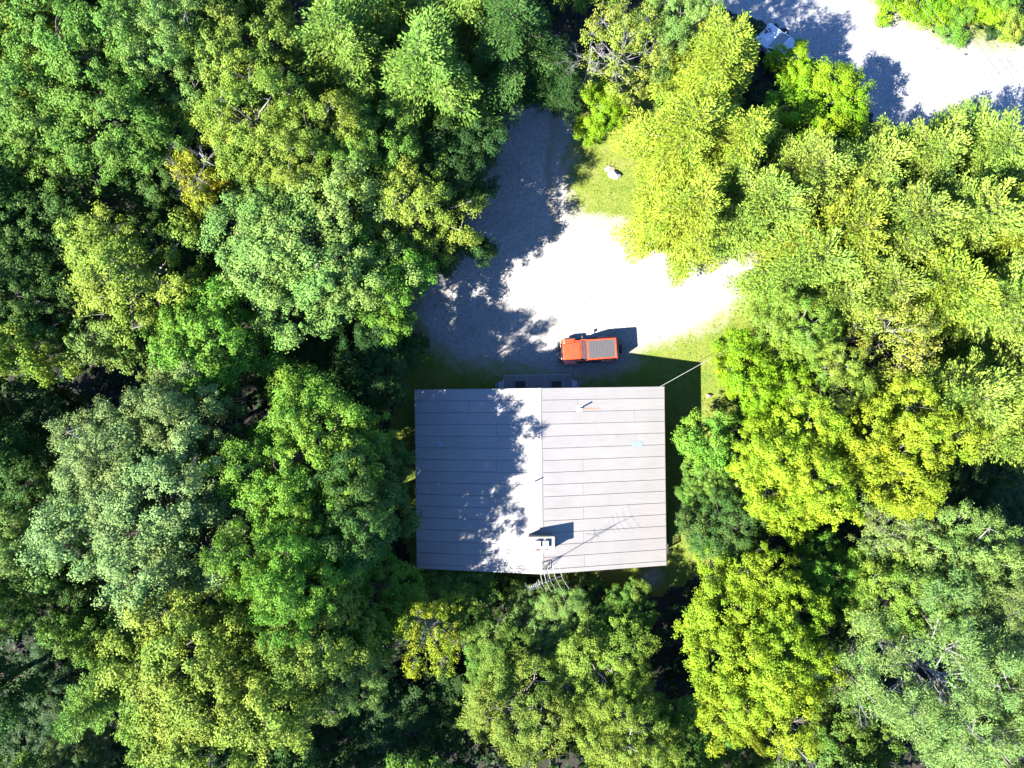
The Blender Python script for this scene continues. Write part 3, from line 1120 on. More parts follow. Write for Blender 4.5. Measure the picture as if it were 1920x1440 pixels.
# local frame: +x is the nose; overall 4.6 m from front bumper to spare wheel
MB().prism([(-1.98, 0.48), (2.02, 0.48), (2.06, 0.60), (2.04, 0.88), (0.62, 0.94), (0.60, 0.98), (-1.98, 0.98), (-2.02, 0.9), (-2.02, 0.52)], -0.78, 0.78).build("body", M['orange'], CAR, 0.03)
hood = MB()
hood.v = [(0.66, -0.70, 0.90), (2.06, -0.60, 0.88), (2.06, 0.60, 0.88), (0.66, 0.70, 0.90),
          (0.66, -0.66, 1.10), (1.96, -0.56, 1.04), (1.96, 0.56, 1.04), (0.66, 0.66, 1.10)]
hood.f = [(0, 3, 2, 1), (4, 5, 6, 7), (0, 1, 5, 4), (1, 2, 6, 5), (2, 3, 7, 6), (3, 0, 4, 7)]
hd = hood.build("hood", M['orange'], CAR, 0.05, True, 3)
MB().prism([(0.75, 1.085), (1.85, 1.05), (1.85, 1.07), (0.75, 1.115)], -0.20, 0.20).build("hood_bulge", M['orange'], hd, 0.012)
for sy in (-1, 1):
    MB().box((1.2, sy * 0.36, 1.095), (0.10, 0.14, 0.03)).build("hood_vent", M['black_plastic'], hd, 0.008)
MB().box((2.075, 0, 0.80), (0.05, 1.16, 0.42)).build("grille", M['black_plastic'], CAR, 0.015)
for sy in (-1, 1):
    MB().tube([(2.09, sy * 0.45, 0.86), (2.13, sy * 0.45, 0.86)], [0.10, 0.09], 14).build("headlight", M['lamp'], CAR)
    # front and rear mudguards
    MB().prism([(0.86, 0.62), (0.98, 0.90), (1.12, 0.98), (1.78, 0.98), (1.94, 0.90), (2.04, 0.66), (1.92, 0.64), (1.84, 0.82), (1.72, 0.90), (1.18, 0.90), (1.06, 0.82), (0.98, 0.62)],
               sy * 0.60, sy * 0.93).build("fender", M['orange'], CAR, 0.03)
    MB().prism([(-1.76, 0.62), (-1.64, 0.90), (-1.50, 0.97), (-0.94, 0.97), (-0.80, 0.90), (-0.68, 0.62), (-0.78, 0.62), (-0.88, 0.82), (-1.0, 0.89), (-1.44, 0.89), (-1.56, 0.82), (-1.66, 0.62)],
               sy * 0.74, sy * 0.92).build("fender", M['orange'], CAR, 0.025)
    MB().box((0.14, sy * 0.795, 0.78), (0.86, 0.05, 0.46)).build("door", M['orange'], CAR, 0.015)
    MB().box((-0.52, sy * 0.795, 0.80), (0.40, 0.05, 0.42)).build("door", M['orange'], CAR, 0.015)
    MB().box((0.05, sy * 0.86, 0.42), (1.5, 0.14, 0.07)).build("side_step", M['black_plastic'], CAR, 0.02)
    mr = MB()
    mr.box((0.50, sy * 0.99, 1.14), (0.10, 0.20, 0.17))
    mr.box((0.52, sy * 0.86, 1.08), (0.04, 0.14, 0.04))
    mr.build("mirror", M['black_plastic'], CAR, 0.015)
    # side glass, sloping in towards the roof
    gl = MB()
    gl.v = [(0.50, sy * 0.775, 0.98), (-1.95, sy * 0.775, 0.98), (-1.86, sy * 0.70, 1.72), (0.22, sy * 0.70, 1.72),
            (0.50, sy * 0.755, 0.98), (-1.95, sy * 0.755, 0.98), (-1.86, sy * 0.68, 1.72), (0.22, sy * 0.68, 1.72)]
    gl.f = [(0, 1, 2, 3), (7, 6, 5, 4), (0, 4, 5, 1), (1, 5, 6, 2), (2, 6, 7, 3), (3, 7, 4, 0)]
    gl.build("side_window", M['glass'], CAR)
    for x0, x1 in ((0.56, 0.20), (-0.32, -0.34), (-0.78, -0.78), (-1.97, -1.90)):
        MB().tube([(x0, sy * 0.785, 0.97), (x1, sy * 0.71, 1.74)], 0.035, 6).build("pillar", M['orange'], CAR)
    MB().box((-2.03, sy * 0.70, 0.86), (0.06, 0.13, 0.22)).build("tail_light", M['red_lamp'], CAR, 0.01)
# windscreen and its frame
ws = MB()
ws.v = [(0.60, -0.70, 1.06), (0.60, 0.70, 1.06), (0.24, 0.64, 1.70), (0.24, -0.64, 1.70), (0.57, -0.70, 1.06), (0.57, 0.70, 1.06), (0.21, 0.64, 1.70), (0.21, -0.64, 1.70)]
ws.f = [(0, 1, 2, 3), (7, 6, 5, 4), (0, 4, 5, 1), (1, 5, 6, 2), (2, 6, 7, 3), (3, 7, 4, 0)]
wso = ws.build("windscreen", M['glass'], CAR)
MB().tube([(0.62, -0.72, 1.03), (0.62, 0.72, 1.03)], 0.035, 6).build("windscreen_frame", M['orange'], wso)
for sy in (-1, 1):
    MB().tube([(0.655, sy * 0.30, 1.07), (0.50, sy * 0.05, 1.27)], 0.012, 5).build("wiper", M['black_plastic'], wso)
MB().box((0.63, 0, 1.03), (0.12, 1.2, 0.03)).build("cowl", M['black_plastic'], CAR, 0.01)
# roof: painted surround with a grey ribbed centre
rf = MB()
rf.box((0.20, 0, 1.765), (0.11, 1.46, 0.085))
rf.box((-1.83, 0, 1.765), (0.13, 1.46, 0.085))
for sy in (-1, 1):
    rf.box((-0.815, sy * 0.685, 1.765), (1.93, 0.10, 0.085))
ro = rf.build("roof_frame", M['orange'], CAR, 0.035, True, 3)
MB().box((-0.81, 0, 1.762), (1.94, 1.28, 0.06)).build("roof_panel", M['grey_top'], CAR, 0.0)
rib = MB().box((0, 0, 0), (0.096, 1.25, 0.022)).mesh("rib", M['grey_top'], 0.006)
for i in range(17):
    link("rib", rib, ro, (-1.72 + i * 0.1135, 0, 1.80))
MB().box((-1.99, 0, 1.34), (0.04, 1.40, 0.72)).build("rear_window", M['glass'], CAR)
MB().box((-2.05, 0, 0.74), (0.05, 1.40, 0.46)).build("tailgate", M['orange'], CAR, 0.015)
wheel(CAR, -2.22, 0.02, 0.98, 0.39, 0.24, "spare_wheel", 'x')
MB().box((2.22, 0, 0.58), (0.20, 1.56, 0.20)).build("front_bumper", M['black_plastic'], CAR, 0.03)
MB().box((-2.14, 0, 0.55), (0.16, 1.60, 0.18)).build("rear_bumper", M['black_plastic'], CAR, 0.03)
for x in (1.45, -1.22):
    for sy in (-1, 1):
        wheel(CAR, x, sy * 0.77, 0.40)
MB().box((0, 0, 0.42), (3.6, 0.9, 0.14)).build("chassis", M['black_plastic'], CAR)

# ------------------------------------------------------------------ white car half hidden under the trees by the road
cc = wp(1474, 92, 1.2)
CAR2 = empty("parked_car", (cc.x, cc.y, 0.013), R_(180 - 44))
tag(CAR2, "white car half hidden under the trees beside the gravel road", "car")
MB().prism([(-2.2, 0.35), (2.15, 0.35), (2.25, 0.55), (2.15, 0.80), (1.25, 0.98), (-2.15, 1.02), (-2.28, 0.85), (-2.26, 0.5)], -0.88, 0.88).build("body", M['car_white'], CAR2, 0.07, True, 3)
cb = MB()
cb.v = [(1.15, -0.80, 0.96), (1.15, 0.80, 0.96), (-2.10, 0.80, 1.0), (-2.10, -0.80, 1.0), (0.35, -0.66, 1.52), (0.35, 0.66, 1.52), (-1.80, 0.66, 1.54), (-1.80, -0.66, 1.54)]
cb.f = [(0, 3, 2, 1), (4, 5, 6, 7), (0, 1, 5, 4), (1, 2, 6, 5), (2, 3, 7, 6), (3, 0, 4, 7)]
cb.build("cabin_glass", M['glass'], CAR2, 0.03)
MB().prism([(0.40, 1.515), (0.30, 1.57), (-1.72, 1.59), (-1.86, 1.53)], -0.67, 0.67).build("roof_panel", M['car_white'], CAR2, 0.03)
for sy in (-1, 1):
    for x0, x1 in ((1.17, 0.37), (-0.55, -0.50), (-2.10, -1.82)):
        MB().tube([(x0, sy * 0.80, 0.97), (x1, sy * 0.665, 1.53)], 0.04, 6).build("pillar", M['car_white'], CAR2)
    MB().box((2.19, sy * 0.62, 0.70), (0.10, 0.34, 0.14)).build("headlight", M['lamp'], CAR2, 0.02)
    MB().box((-2.24, sy * 0.66, 0.80), (0.08, 0.30, 0.16)).build("tail_light", M['red_lamp'], CAR2, 0.02)
    MB().box((0.85, sy * 0.96, 0.98), (0.10, 0.16, 0.12)).build("mirror", M['car_white'], CAR2, 0.02)
    for x in (1.38, -1.40):
        wheel(CAR2, x, sy * 0.79, 0.32, 0.32, 0.21)


# ------------------------------------------------------------------ rocks
def rock(name, loc, s, m, seed, label):
    rng = random.Random(seed)
    bm = bmesh.new()
    bmesh.ops.create_icosphere(bm, subdivisions=3, radius=1.0)
    pl = [(Vector((rng.uniform(-1, 1), rng.uniform(-1, 1), rng.uniform(-.3, 1))).normalized(), rng.uniform(0.6, 0.85)) for _ in range(9)]
    for v in bm.verts:
        for nn, d in pl:
            e = v.co.dot(nn) - d
            if e > 0:
                v.co -= nn * e
        v.co = Vector((v.co.x * s[0], v.co.y * s[1], v.co.z * s[2]))
    me = bpy.data.meshes.new(name)
    bm.to_mesh(me)
    bm.free()
    me.materials.append(m)
    o = link(name, me, None, loc)
    tag(o, label, "rock")
    return o


p = wp(1152, 329)
rock("boulder", (p.x, p.y, 0.16), (0.52, 0.36, 0.36), M['rock'], 4, "pale boulder on the grass strip beside the drive")
p = wp(1143, 318)
rock("boulder", (p.x, p.y, 0.04), (0.42, 0.34, 0.16), plain("tan_fieldstone", (0.17, 0.145, 0.11), 0.9, var=0.3, scale=8), 9, "low tan stone sunk in grass against the pale boulder")
p = wp(1328, 742)
rock("stone", (p.x, p.y, 0.07), (0.27, 0.20, 0.20), M['red_rock'], 7, "small reddish stone alone on the lawn east of the house")
p = wp(1375, 487)
rock("stone", (p.x, p.y, 0.05), (0.30, 0.18, 0.16), M['rock'], 12, "small grey stone at the gravel's east tip under the pines")


# ------------------------------------------------------------------ poles and wires
def pole(x, y, label):
    e = empty("utility_pole", (x, y, 0))
    tag(e, label, "utility pole", "utility poles")
    MB().tube([(0, 0, -0.2), (0, 0, 8.0)], [0.16, 0.11], 10).build("post", M['pole_wood'], e)
    a = Vector((0.82, 0.57, 0))
    rot = Matrix.Rotation(math.atan2(a.y, a.x), 3, 'Z')
    MB().box((0, 0, 7.2), (2.2, 0.10, 0.12), rot).build("crossarm", M['pole_wood'], e)
    for s in (-1.0, -0.1, 0.55, 1.0):
        q = a * s
        MB().tube([(q.x, q.y, 7.26), (q.x, q.y, 7.42)], [0.05, 0.03], 8).build("insulator", M['white_metal'], e)


PA, PB = Vector((34.2, 13.2, 0)), Vector((12.6, 44.3, 0))
pole(PA.x, PA.y, "wooden utility pole hidden among the pines south of the road")
pole(PB.x, PB.y, "wooden utility pole north of the road beyond the picture")


def wire(a, b, sag, r, m, label, name="power_line"):
    pts = []
    for i in range(17):
        s = i / 16
        p = a.lerp(b, s)
        p.z -= sag * 4 * s * (1 - s)
        pts.append(p)
    o = MB().tube(pts, r, 5).build(name, m)
    tag(o, label, "cable", "overhead cables")


ax = Vector((0.82, 0.57, 0))
for s, lab in ((-0.1, "middle of the dark power lines crossing the pale road"), (-1.0, "power line over the road, the one nearest the drive side"),
               (0.55, "power line over the road, second from the far verge"), (1.0, "faint power line over the road, the one nearest the far verge")):
    wire(PA + ax * s + Vector((0, 0, 7.42)), PB + ax * s + Vector((0, 0, 7.42)), 0.5, 0.011, M['wire_dark'], lab)
h0 = HM @ Vector((HW - 0.35, HL - 0.05, ZE + 0.12))
wire(Vector((h0.x, h0.y, ZE + 0.10)), PA + Vector((0, 0, 6.8)), 0.45, 0.020, M['wire'], "pale service cable rising from the house's north-east corner", "service_cable")

# ------------------------------------------------------------------ trees, row by row: kind, pixel, radius, height, leaf colour, label
LG, TG, RG, BG, PG = "woodland west of the house", "trees along the north edge", "trees east of the house", "trees south of the house", "pines north-east of the house"
TREES = [
    # north-west woods
    ('bM', 40, 55, 125, 14, 'ygreen', "yellow-green tree filling the top left corner of the picture", LG),
    ('bL', 190, 190, 170, 15, 'green', "broad green tree with scattered bright clumps in the top left woods", LG),
    ('fM', 330, 90, 105, 15, 'pale', "soft grey-green tree at the top edge, third from the left corner", LG),
    ('bM', 455, 75, 105, 14, 'olive', "dense olive tree at the top edge beside the tall hemlocks", LG),
    ('bM', 60, 270, 105, 13, 'green', "mid-green tree on the left edge below the yellow-green corner tree", LG),
    ('bM', 250, 330, 95, 8, 'deep', "shaded green tree west of the golden tree", LG),
    ('bM', 70, 420, 115, 11, 'deep', "dusky green tree on the left edge, level with the boulder", LG),
    ('fM', 480, 235, 120, 15, 'ygreen', "mottled yellow-green tree just north of the bleached snag", LG),
    ('fM', 590, 260, 110, 14, 'ygreen', "freckled light green tree between the hemlocks and the big pale maple", LG),
    ('bS', 385, 350, 62, 13, 'gold', "small golden-yellow tree beside the bleached snag", LG),
    ('bL', 575, 455, 185, 14, 'pale', "large pale green domed maple northwest of the gravel turnaround", LG),
    ('oak', 770, 380, 122, 12, 'ygreen', "lobed yellow-green oak overhanging the drive's west side", LG),
    ('bM', 712, 515, 115, 10.5, 'fresh', "fresh green maple reaching towards the gravel turnaround", LG),
    ('bM', 700, 270, 85, 12, 'green', "green tree tucked between hemlock and oak", LG),
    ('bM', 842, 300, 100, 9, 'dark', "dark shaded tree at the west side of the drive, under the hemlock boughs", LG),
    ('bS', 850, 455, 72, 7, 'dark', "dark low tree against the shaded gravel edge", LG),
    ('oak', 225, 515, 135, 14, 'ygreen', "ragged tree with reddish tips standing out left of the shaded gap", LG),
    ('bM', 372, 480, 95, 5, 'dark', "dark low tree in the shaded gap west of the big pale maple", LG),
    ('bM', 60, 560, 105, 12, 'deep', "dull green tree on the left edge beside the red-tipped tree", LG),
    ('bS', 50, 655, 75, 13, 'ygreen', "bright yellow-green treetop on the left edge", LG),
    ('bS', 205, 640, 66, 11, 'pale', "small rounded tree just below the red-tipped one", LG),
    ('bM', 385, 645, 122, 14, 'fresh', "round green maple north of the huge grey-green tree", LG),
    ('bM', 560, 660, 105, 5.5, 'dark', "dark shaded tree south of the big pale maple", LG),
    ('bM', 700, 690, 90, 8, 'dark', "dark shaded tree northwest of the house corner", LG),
    # west of the house
    ('fM', 215, 860, 118, 15, 'grey', "silvery grey-green treetop, the western half of the huge grey crown", LG),
    ('bL', 300, 950, 195, 16, 'grey', "huge silvery grey-green tree west of the house", LG),
    ('bM', 340, 755, 100, 15, 'grey', "grey-green treetop joined to the north of the huge grey tree", LG),
    ('bL', 583, 848, 160, 14.2, 'fresh', "bright green lumpy maple nearest the west eave", LG),
    ('bM', 672, 905, 100, 15, 'deep', "dark green crown between the lumpy maple and the west eave", LG),
    ('bL', 535, 1060, 140, 18, 'fresh', "green maple southwest of the house, south of the lumpy maple", LG),
    ('bM', 662, 985, 105, 16, 'deep', "deep green crown shaded beside the southwest house corner", LG),
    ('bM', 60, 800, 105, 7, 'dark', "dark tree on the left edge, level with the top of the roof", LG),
    ('bM', 50, 905, 90, 11, 'deep', "dim green tree on the left edge, level with the middle of the roof", LG),
    ('bM', 65, 1030, 95, 13, 'pale', "light green tree on the left edge beside the huge grey tree", LG),
    ('bM', 110, 1130, 85, 10, 'deep', "deep green tree on the left edge, level with the antenna tip", LG),
    ('bS', 160, 1190, 70, 11, 'green', "flat green tree near the bare earth patch", LG),
    ('bL', 405, 1255, 205, 17, 'ygreen', "great yellow-green tree at the lower left", BG),
    ('bM', 580, 1180, 112, 17, 'olive', "olive crown shaded behind the great yellow-green tree", BG),
    ('bM', 340, 1340, 100, 14, 'ygreen', "yellowish southern bulge of foliage below the great lower left tree", BG),
    ('hem', 175, 1320, 75, 12, 'hem', "feathery pale conifer at the lower left beside black shade", BG),
    ('bM', 95, 1290, 75, 4, 'dark', "low dark tree added to darken the floor beside the bare earth patch", BG),  # added tree, darkens a patch of sunlit floor
    ('bM', 465, 1430, 75, 5, 'dark', "low dark filler tree at the bottom edge, right of the great yellow-green tree's foot", BG),  # also added, covers floor that showed too pale
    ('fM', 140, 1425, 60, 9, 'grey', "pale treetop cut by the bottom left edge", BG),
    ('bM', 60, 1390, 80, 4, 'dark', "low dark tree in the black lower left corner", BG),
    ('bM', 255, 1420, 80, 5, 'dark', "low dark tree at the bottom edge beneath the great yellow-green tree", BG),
    # south of the house
    ('fM', 650, 1260, 75, 12, 'pale', "pale green tree right of the great yellow-green tree", BG),
    ('bM', 700, 1130, 95, 9, 'fresh', "fresh green tree below the southwest roof corner", BG),
    ('sparse', 800, 1190, 80, 11, 'yellow', "thin yellowing tree with bare twigs south of the house", BG),
    ('bM', 850, 1120, 80, 4.5, 'green', "low green tree against the south gable wall", BG),
    ('bM', 935, 1215, 75, 6, 'green', "green tree midway between the yellowing tree and the antenna", BG),
    ('fM', 1045, 1175, 85, 5, 'pale', "light green tree directly below the antenna", BG),
    ('fM', 1130, 1270, 105, 8, 'ygreen', "yellow-green tree south of the antenna tree", BG),
    ('bM', 1175, 1160, 62, 4.5, 'green', "grey-green tree below the southeast roof corner", BG),
    ('fM', 970, 1345, 105, 10, 'olive', "half-shaded tree with bright tufts near the bottom centre", BG),
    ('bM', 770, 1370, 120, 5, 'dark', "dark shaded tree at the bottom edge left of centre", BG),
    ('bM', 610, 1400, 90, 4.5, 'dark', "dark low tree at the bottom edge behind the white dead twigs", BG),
    ('fM', 1170, 1395, 100, 12, 'ygreen', "yellow-green tree cut by the bottom edge right of centre", BG),
    ('bM', 1290, 1400, 90, 8, 'green', "green tree at the bottom edge under the lime maple", BG),
    ('bM', 1430, 1420, 80, 7, 'green', "low green tree at the bottom edge between lime maple and grey pine", BG),
    # east of the house
    ('bL', 1394, 1142, 122, 12, 'brightlime', "bright lime maple southeast of the house", RG),
    ('bL', 1430, 1285, 142, 14, 'brightlime', "bright lime maple at the lower right with one orange tuft", RG),
    ('bM', 1372, 985, 82, 9, 'deep', "grey-green tree beside the southeast eave", RG),
    ('bS', 1335, 835, 62, 8, 'fresh', "small vivid green tree beside the east eave", RG),
    ('bM', 1335, 905, 60, 7, 'green', "green tree crowding the east eave between the vivid and grey-green ones", RG),
    ('bL', 1512, 885, 125, 14, 'brightlime', "bright yellow-lime maple east of the house", RG),
    ('bL', 1680, 855, 128, 14, 'yellow', "golden-lime maple, farther east of the two yellow maples", RG),
    ('bM', 1420, 690, 80, 11, 'lime', "lime tree bordering the lawn by the service cable", RG),
    ('fM', 1500, 620, 85, 12, 'ygreen', "yellow-green tree between the lawn and the pines", RG),
    ('sparse', 1680, 620, 100, 13, 'straw', "orange-flecked tree surrounded by pines on the right", RG),
    ('fM', 1560, 725, 85, 12, 'ygreen', "yellow-green tree just above the yellow maples", RG),
    ('bM', 1460, 775, 60, 9, 'lime', "small lime tree squeezed between the lawn tree and the yellow maple", RG),
    ('pine', 1780, 745, 106, 13.5, 'pine', "feathery pine above the black gap on the right", RG),
    ('pine', 1890, 700, 106, 13.5, 'pine', "feathery pine on the right edge, level with the house's north eave", RG),
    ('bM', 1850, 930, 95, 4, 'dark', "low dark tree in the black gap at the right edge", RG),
    ('bM', 1560, 1080, 75, 9, 'fresh', "fresh green tree below the yellow-lime maple", RG),
    ('sparse', 1670, 1000, 70, 11, 'greypine', "thin tree with grey bare branches below the golden-lime maple", RG),
    ('fM', 1800, 1040, 110, 13, 'pale', "light green leafy tree on the right, above the big grey pine", RG),
    ('fM', 1700, 1120, 95, 13, 'ygreen', "yellow-green tree touching the north of the big grey pine", RG),
    ('bigpine', 1750, 1260, 165, 16, 'greypine', "big grey-green pine with pale bare branches at the lower right", RG),
    ('bigpine', 1860, 1380, 130, 15, 'greypine', "grey-green pine in the bottom right corner", RG),
    ('bigpine', 1900, 1170, 110, 15, 'greypine', "grey-green pine on the right edge beside the big grey pine", RG),
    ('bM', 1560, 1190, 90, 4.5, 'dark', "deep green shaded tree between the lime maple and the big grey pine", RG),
    ('bM', 1600, 1395, 90, 9, 'green', "green tree at the bottom edge under the big grey pine", RG),
    # north edge
    ('hem', 640, 75, 128, 14, 'hem', "tall light green hemlock at the top edge", TG),
    ('hem', 800, 130, 134, 14, 'hem', "tall hemlock with long boughs over the drive", TG),
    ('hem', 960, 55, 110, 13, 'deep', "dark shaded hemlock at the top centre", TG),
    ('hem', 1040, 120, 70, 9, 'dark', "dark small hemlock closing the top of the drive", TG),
    ('sparse', 1170, 80, 90, 12, 'straw', "half-bare yellow tree with pale twigs at the top of the picture", TG),
    ('bS', 1125, 195, 52, 5, 'lime', "lime bushy tree where the drive meets the grass", TG),
    ('fM', 1270, 40, 75, 11, 'pale', "grey-green tree at the top edge beside the half-bare yellow tree", TG),
    ('hem', 1350, 105, 112, 12, 'hemy', "yellowish hemlock at the top edge next to the white car", TG),
    ('hem', 1290, 245, 106, 13, 'hemy', "yellowish hemlock nearest the boulder", TG),
    ('hem', 1390, 260, 100, 12, 'hemy', "yellowish hemlock left of the lime roadside tree", TG),
    ('hem', 1300, 390, 112, 12, 'hemy', "yellow-green hemlock overhanging the gravel turnaround", TG),
    ('bM', 1545, 200, 102, 7, 'lime', "bright lime tree shading the road's lower edge", TG),
    ('bS', 1490, 115, 46, 6, 'lime', "small lime tree in front of the white car", TG),
    # pines
    ('pine', 1425, 382, 95, 11.5, 'pine', "pine between the yellow hemlocks and the road pines", PG),
    ('pine', 1510, 330, 89, 11.5, 'pine', "pine just below the lime roadside tree", PG),
    ('pine', 1620, 320, 100, 10, 'pine', "pine whose top touches the road shadow", PG),
    ('pine', 1730, 300, 95, 10, 'pine', "roadside pine, second from the right edge", PG),
    ('pine', 1850, 290, 100, 10, 'pine', "roadside pine at the right edge under the power lines", PG),
    ('pine', 1518, 492, 100, 11.5, 'pine', "pine at the gravel's east tip", PG),
    ('pine', 1580, 440, 106, 12.5, 'hemy', "yellowish pine in the middle of the pine stand", PG),
    ('pine', 1690, 420, 106, 13.5, 'pine', "tall pine east of the stand's middle", PG),
    ('pine', 1800, 410, 100, 13.5, 'pine', "tall pine around the hidden utility pole", PG),
    ('pine', 1900, 430, 89, 12.5, 'hemy', "yellowish pine on the right edge below the roadside pines", PG),
    ('pine', 1640, 540, 95, 11.5, 'pine', "pine just above the orange-flecked tree", PG),
    ('pine', 1760, 540, 100, 12.5, 'hemy', "yellow-tinged pine to the upper right of the orange-flecked tree", PG),
    ('pine', 1870, 560, 95, 12.5, 'pine', "pine on the right edge, level with the gravel turnaround", PG),
    ('pine', 1560, 560, 84, 10.5, 'pine', "small pine above the yellow-green trees by the lawn", PG),
]
for row in TREES:
    plant(*row)
# an orange tuft of autumn leaves on the lime maple, as its own low-hanging bough of a sapling
plant('bS', 1400, 1365, 24, 12.6, 'gold', "small orange tuft of autumn leaves at the foot of the lime maple", BG)

# shrubs
SHR = [
    (1690, 8, 40, 'lime', "lime shrub on the far verge, first from the road bend"), (1745, 22, 42, 'lime', "lime shrub on the far verge beside the power lines"),
    (1800, 40, 38, 'fresh', "green shrub on the far verge, right of the power lines"), (1850, 15, 44, 'lime', "lime shrub at the top edge of the far verge"),
    (1900, 45, 36, 'ygreen', "yellow-green shrub on the far verge at the right edge"), (1780, -10, 44, 'lime', "lime shrub cut by the top edge above the far verge"),
    (1880, -15, 44, 'fresh', "green shrub cut by the top right corner"),
    (1308, 1030, 24, 'green', "low green shrub on the lawn off the southeast eave"), (1400, 790, 30, 'fresh', "low green shrub at the lawn's end east of the house"),
    (770, 650, 32, 'dark', "dark shrub at the shaded west edge of the gravel"), (1100, 240, 30, 'lime', "lime shrub against the shaded side of the drive's top"),
    (740, 1090, 34, 'green', "green shrub below the roof's southwest corner"), (900, 1095, 34, 'deep', "deep green shrub below the sunny part of the gable"),
    (960, 1110, 30, 'green', "green shrub just left of the antenna"), (1110, 1110, 34, 'deep', "deep green shrub right of the antenna under the gable"),
]
for px, py, r, cl, lab in SHR:
    plant('shrub', px, py, r, _rng.uniform(1.6, 2.8), cl, lab, "shrubs at the clearing's edges")

# bleached dead trees
for i, (px, py, H, R, lab) in enumerate(((374, 290, 15, 3.2, "bleached leafless snag beside the golden tree"), (575, 1362, 8, 1.8, "small white dead tree in the shade near the bottom edge"),
                                        (1615, 1290, 13, 2.6, "grey dead tree poking out at the left side of the big grey pine"), (1110, 90, 11, 2.8, "bare grey tree entwined with the half-bare yellow tree"),
                                        (735, 385, 12, 1.5, "bare grey twigs showing within the oak's crown"), (1490, 1400, 9, 2.2, "bare grey branches at the bottom edge beside the lime maple"))):
    zc = H * 0.8
    p = wp(px, py, zc)
    o = link("dead_tree", dead_tree_mesh(40 + i, H, R, M['dead_wood']), None, (p.x, p.y, 0))
    tag(o, lab, "dead tree", "dead trees among the leaves")

# woodland going on just outside the picture
for px, py, r, H, k, cl in ((-90, 100, 130, 14, 'bM', 'green'), (-80, 350, 130, 14, 'bM', 'deep'), (-100, 600, 130, 14, 'bL', 'green'), (-90, 850, 130, 13, 'bM', 'deep'),
                            (-100, 1100, 140, 14, 'bL', 'green'), (-90, 1330, 120, 13, 'bM', 'deep'), (60, 1540, 120, 12, 'bM', 'green'), (300, 1560, 130, 13, 'bL', 'green'),
                            (540, 1560, 120, 13, 'bM', 'deep'), (800, 1560, 130, 13, 'bM', 'green'), (1050, 1560, 120, 13, 'fM', 'ygreen'), (1300, 1560, 120, 13, 'bM', 'green'),
                            (1560, 1560, 120, 13, 'fM', 'pale'), (1800, 1580, 140, 14, 'bigpine', 'greypine'), (2040, 1300, 130, 14, 'bigpine', 'greypine'), (2030, 1050, 110, 14, 'fM', 'pale'),
                            (2030, 800, 110, 15, 'pine', 'pine'), (2020, 560, 100, 15, 'pine', 'pine'), (2010, 370, 90, 15, 'pine', 'pine'),
                            (150, -110, 130, 14, 'bM', 'green'), (400, -110, 130, 14, 'bM', 'green'), (650, -110, 120, 17, 'hem', 'hem'), (880, -110, 120, 16, 'hem', 'hem'),
                            (1100, -110, 110, 13, 'bM', 'green')):
    plant(k, px, py, r, H, cl, "woodland tree growing outside the edges of the picture", "woodland beyond the picture's edges")

# ------------------------------------------------------------------ undergrowth and grass blades (uncountable)
rng = np.random.default_rng(77)
n = 15000
X = rng.uniform(-46, 46, n)
Y = rng.uniform(-37, 37, n)
ok = (poly_sd(LAWN, X, Y) < -0.2) & (poly_sd(DRIVE, X, Y) < -0.3) & (poly_sd(ROAD, X, Y) < -0.6) & (poly_sd(BANK, X, Y) < -0.1)
hxy = np.abs(X - 2.0) < 8.6
ok &= ~(hxy & (np.abs(Y + 6.56) < 6.2))
X, Y = X[ok], Y[ok]
n = len(X)
hh = rng.uniform(0.15, 1.3, n) * (0.4 + vnoise(X, Y, 5.0))
idx = np.repeat(np.arange(n), 10)
m = len(idx)
d = rdir(rng, m)
P = np.stack([X[idx], Y[idx], hh[idx]], 1) + d * np.array([0.42, 0.42, 0.22]) * rng.uniform(0.3, 1, (m, 1))
P[:, 2] = np.maximum(P[:, 2], 0.05)
Nn = np.array([0, 0, 1.0]) + rng.normal(size=(m, 3)) * 0.5
T = rng.normal(size=(m, 3))
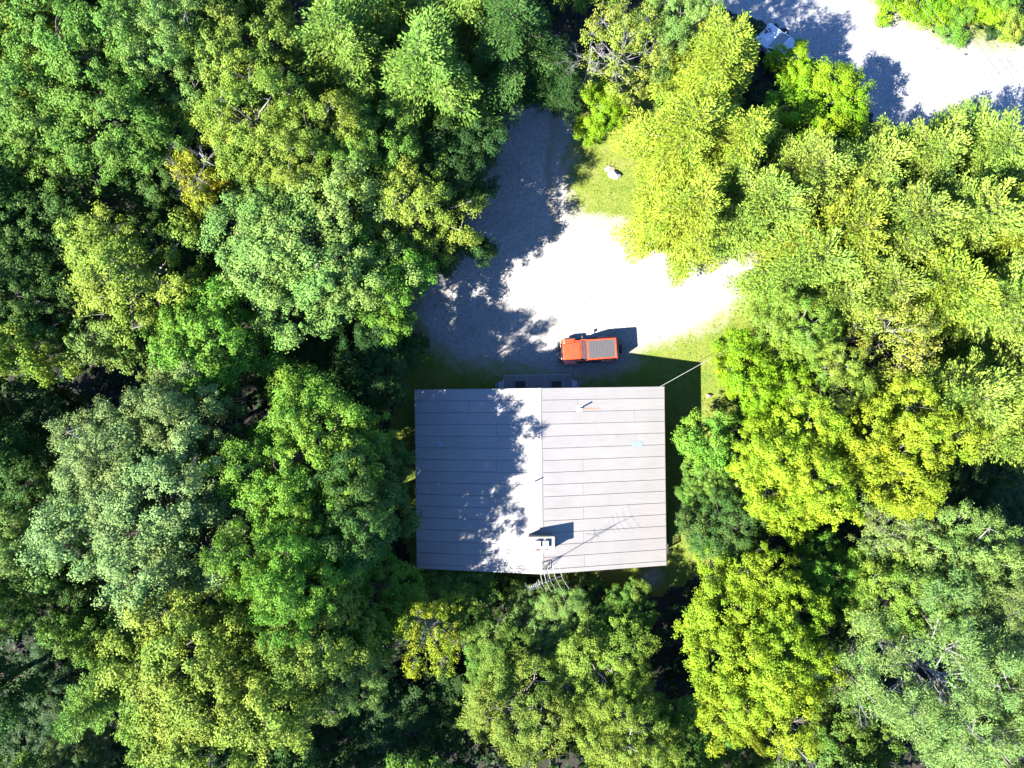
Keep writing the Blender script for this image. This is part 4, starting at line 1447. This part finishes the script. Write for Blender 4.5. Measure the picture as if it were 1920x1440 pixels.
T -= norm(Nn) * (T * norm(Nn)).sum(1, keepdims=True)
Ln = rng.uniform(0.20, 0.52, m)
me = leaf_mesh("undergrowth", P, T, Nn, Ln, Ln * 0.62, 0.5 + rng.normal(size=m) * 0.2, 0.5 + rng.normal(size=m) * 0.2, M['leaf'])
o = link("undergrowth", me)
o.color = (0.022, 0.042, 0.011, 1)
tag(o, "low leafy undergrowth covering the forest floor", "undergrowth", kind='stuff')


def grass(name, poly, n, label, seed, avoid=DRIVE, colour=(0.112, 0.146, 0.013)):
    rng = np.random.default_rng(seed)
    xs = [p[0] for p in poly]
    ys = [p[1] for p in poly]
    X = rng.uniform(max(min(xs), -40), min(max(xs), 42), n)
    Y = rng.uniform(min(ys), min(max(ys), 33), n)
    sd = poly_sd(poly, X, Y)
    da = poly_sd(avoid, X, Y)
    ok = (sd > 0) & (da < rng.normal(size=n) * 0.35 - 0.15) & (rng.random(n) < 0.25 + 0.75 * np.clip(-da / 2.2, 0, 1))
    ok &= ~((np.abs(X - 2.0) < 8.3) & (np.abs(Y + 6.56) < 6.0))
    X, Y = X[ok], Y[ok]
    n = len(X)
    L = rng.uniform(0.06, 0.14, n)
    P = np.stack([X, Y, 0.012 + L * 0.35], 1)
    T = rng.normal(size=(n, 3)) * np.array([1, 1, 0.3]) + np.array([0, 0, 0.75])
    Nn = rng.normal(size=(n, 3)) + np.array([0, 0, 0.4])
    Nn -= norm(T) * (Nn * norm(T)).sum(1, keepdims=True)
    pat = vnoise(X, Y, 1.6)
    me = leaf_mesh(name, P, T, norm(Nn), L, L * 0.35, 0.5 + rng.normal(size=n) * 0.2 + (pat - 0.5) * 0.5, 0.5 + (pat - 0.5) * 0.8 + rng.normal(size=n) * 0.12, M['leaf'])
    o = link(name, me)
    o.color = (*colour, 1)
    tag(o, label, "grass", kind='stuff')


grass("grass", LAWN, 90000, "short sunlit lawn grass around the drive and house", 5)
grass("verge_grass", VERGE, 40000, "short grass along the far side of the gravel road", 6, ROAD)
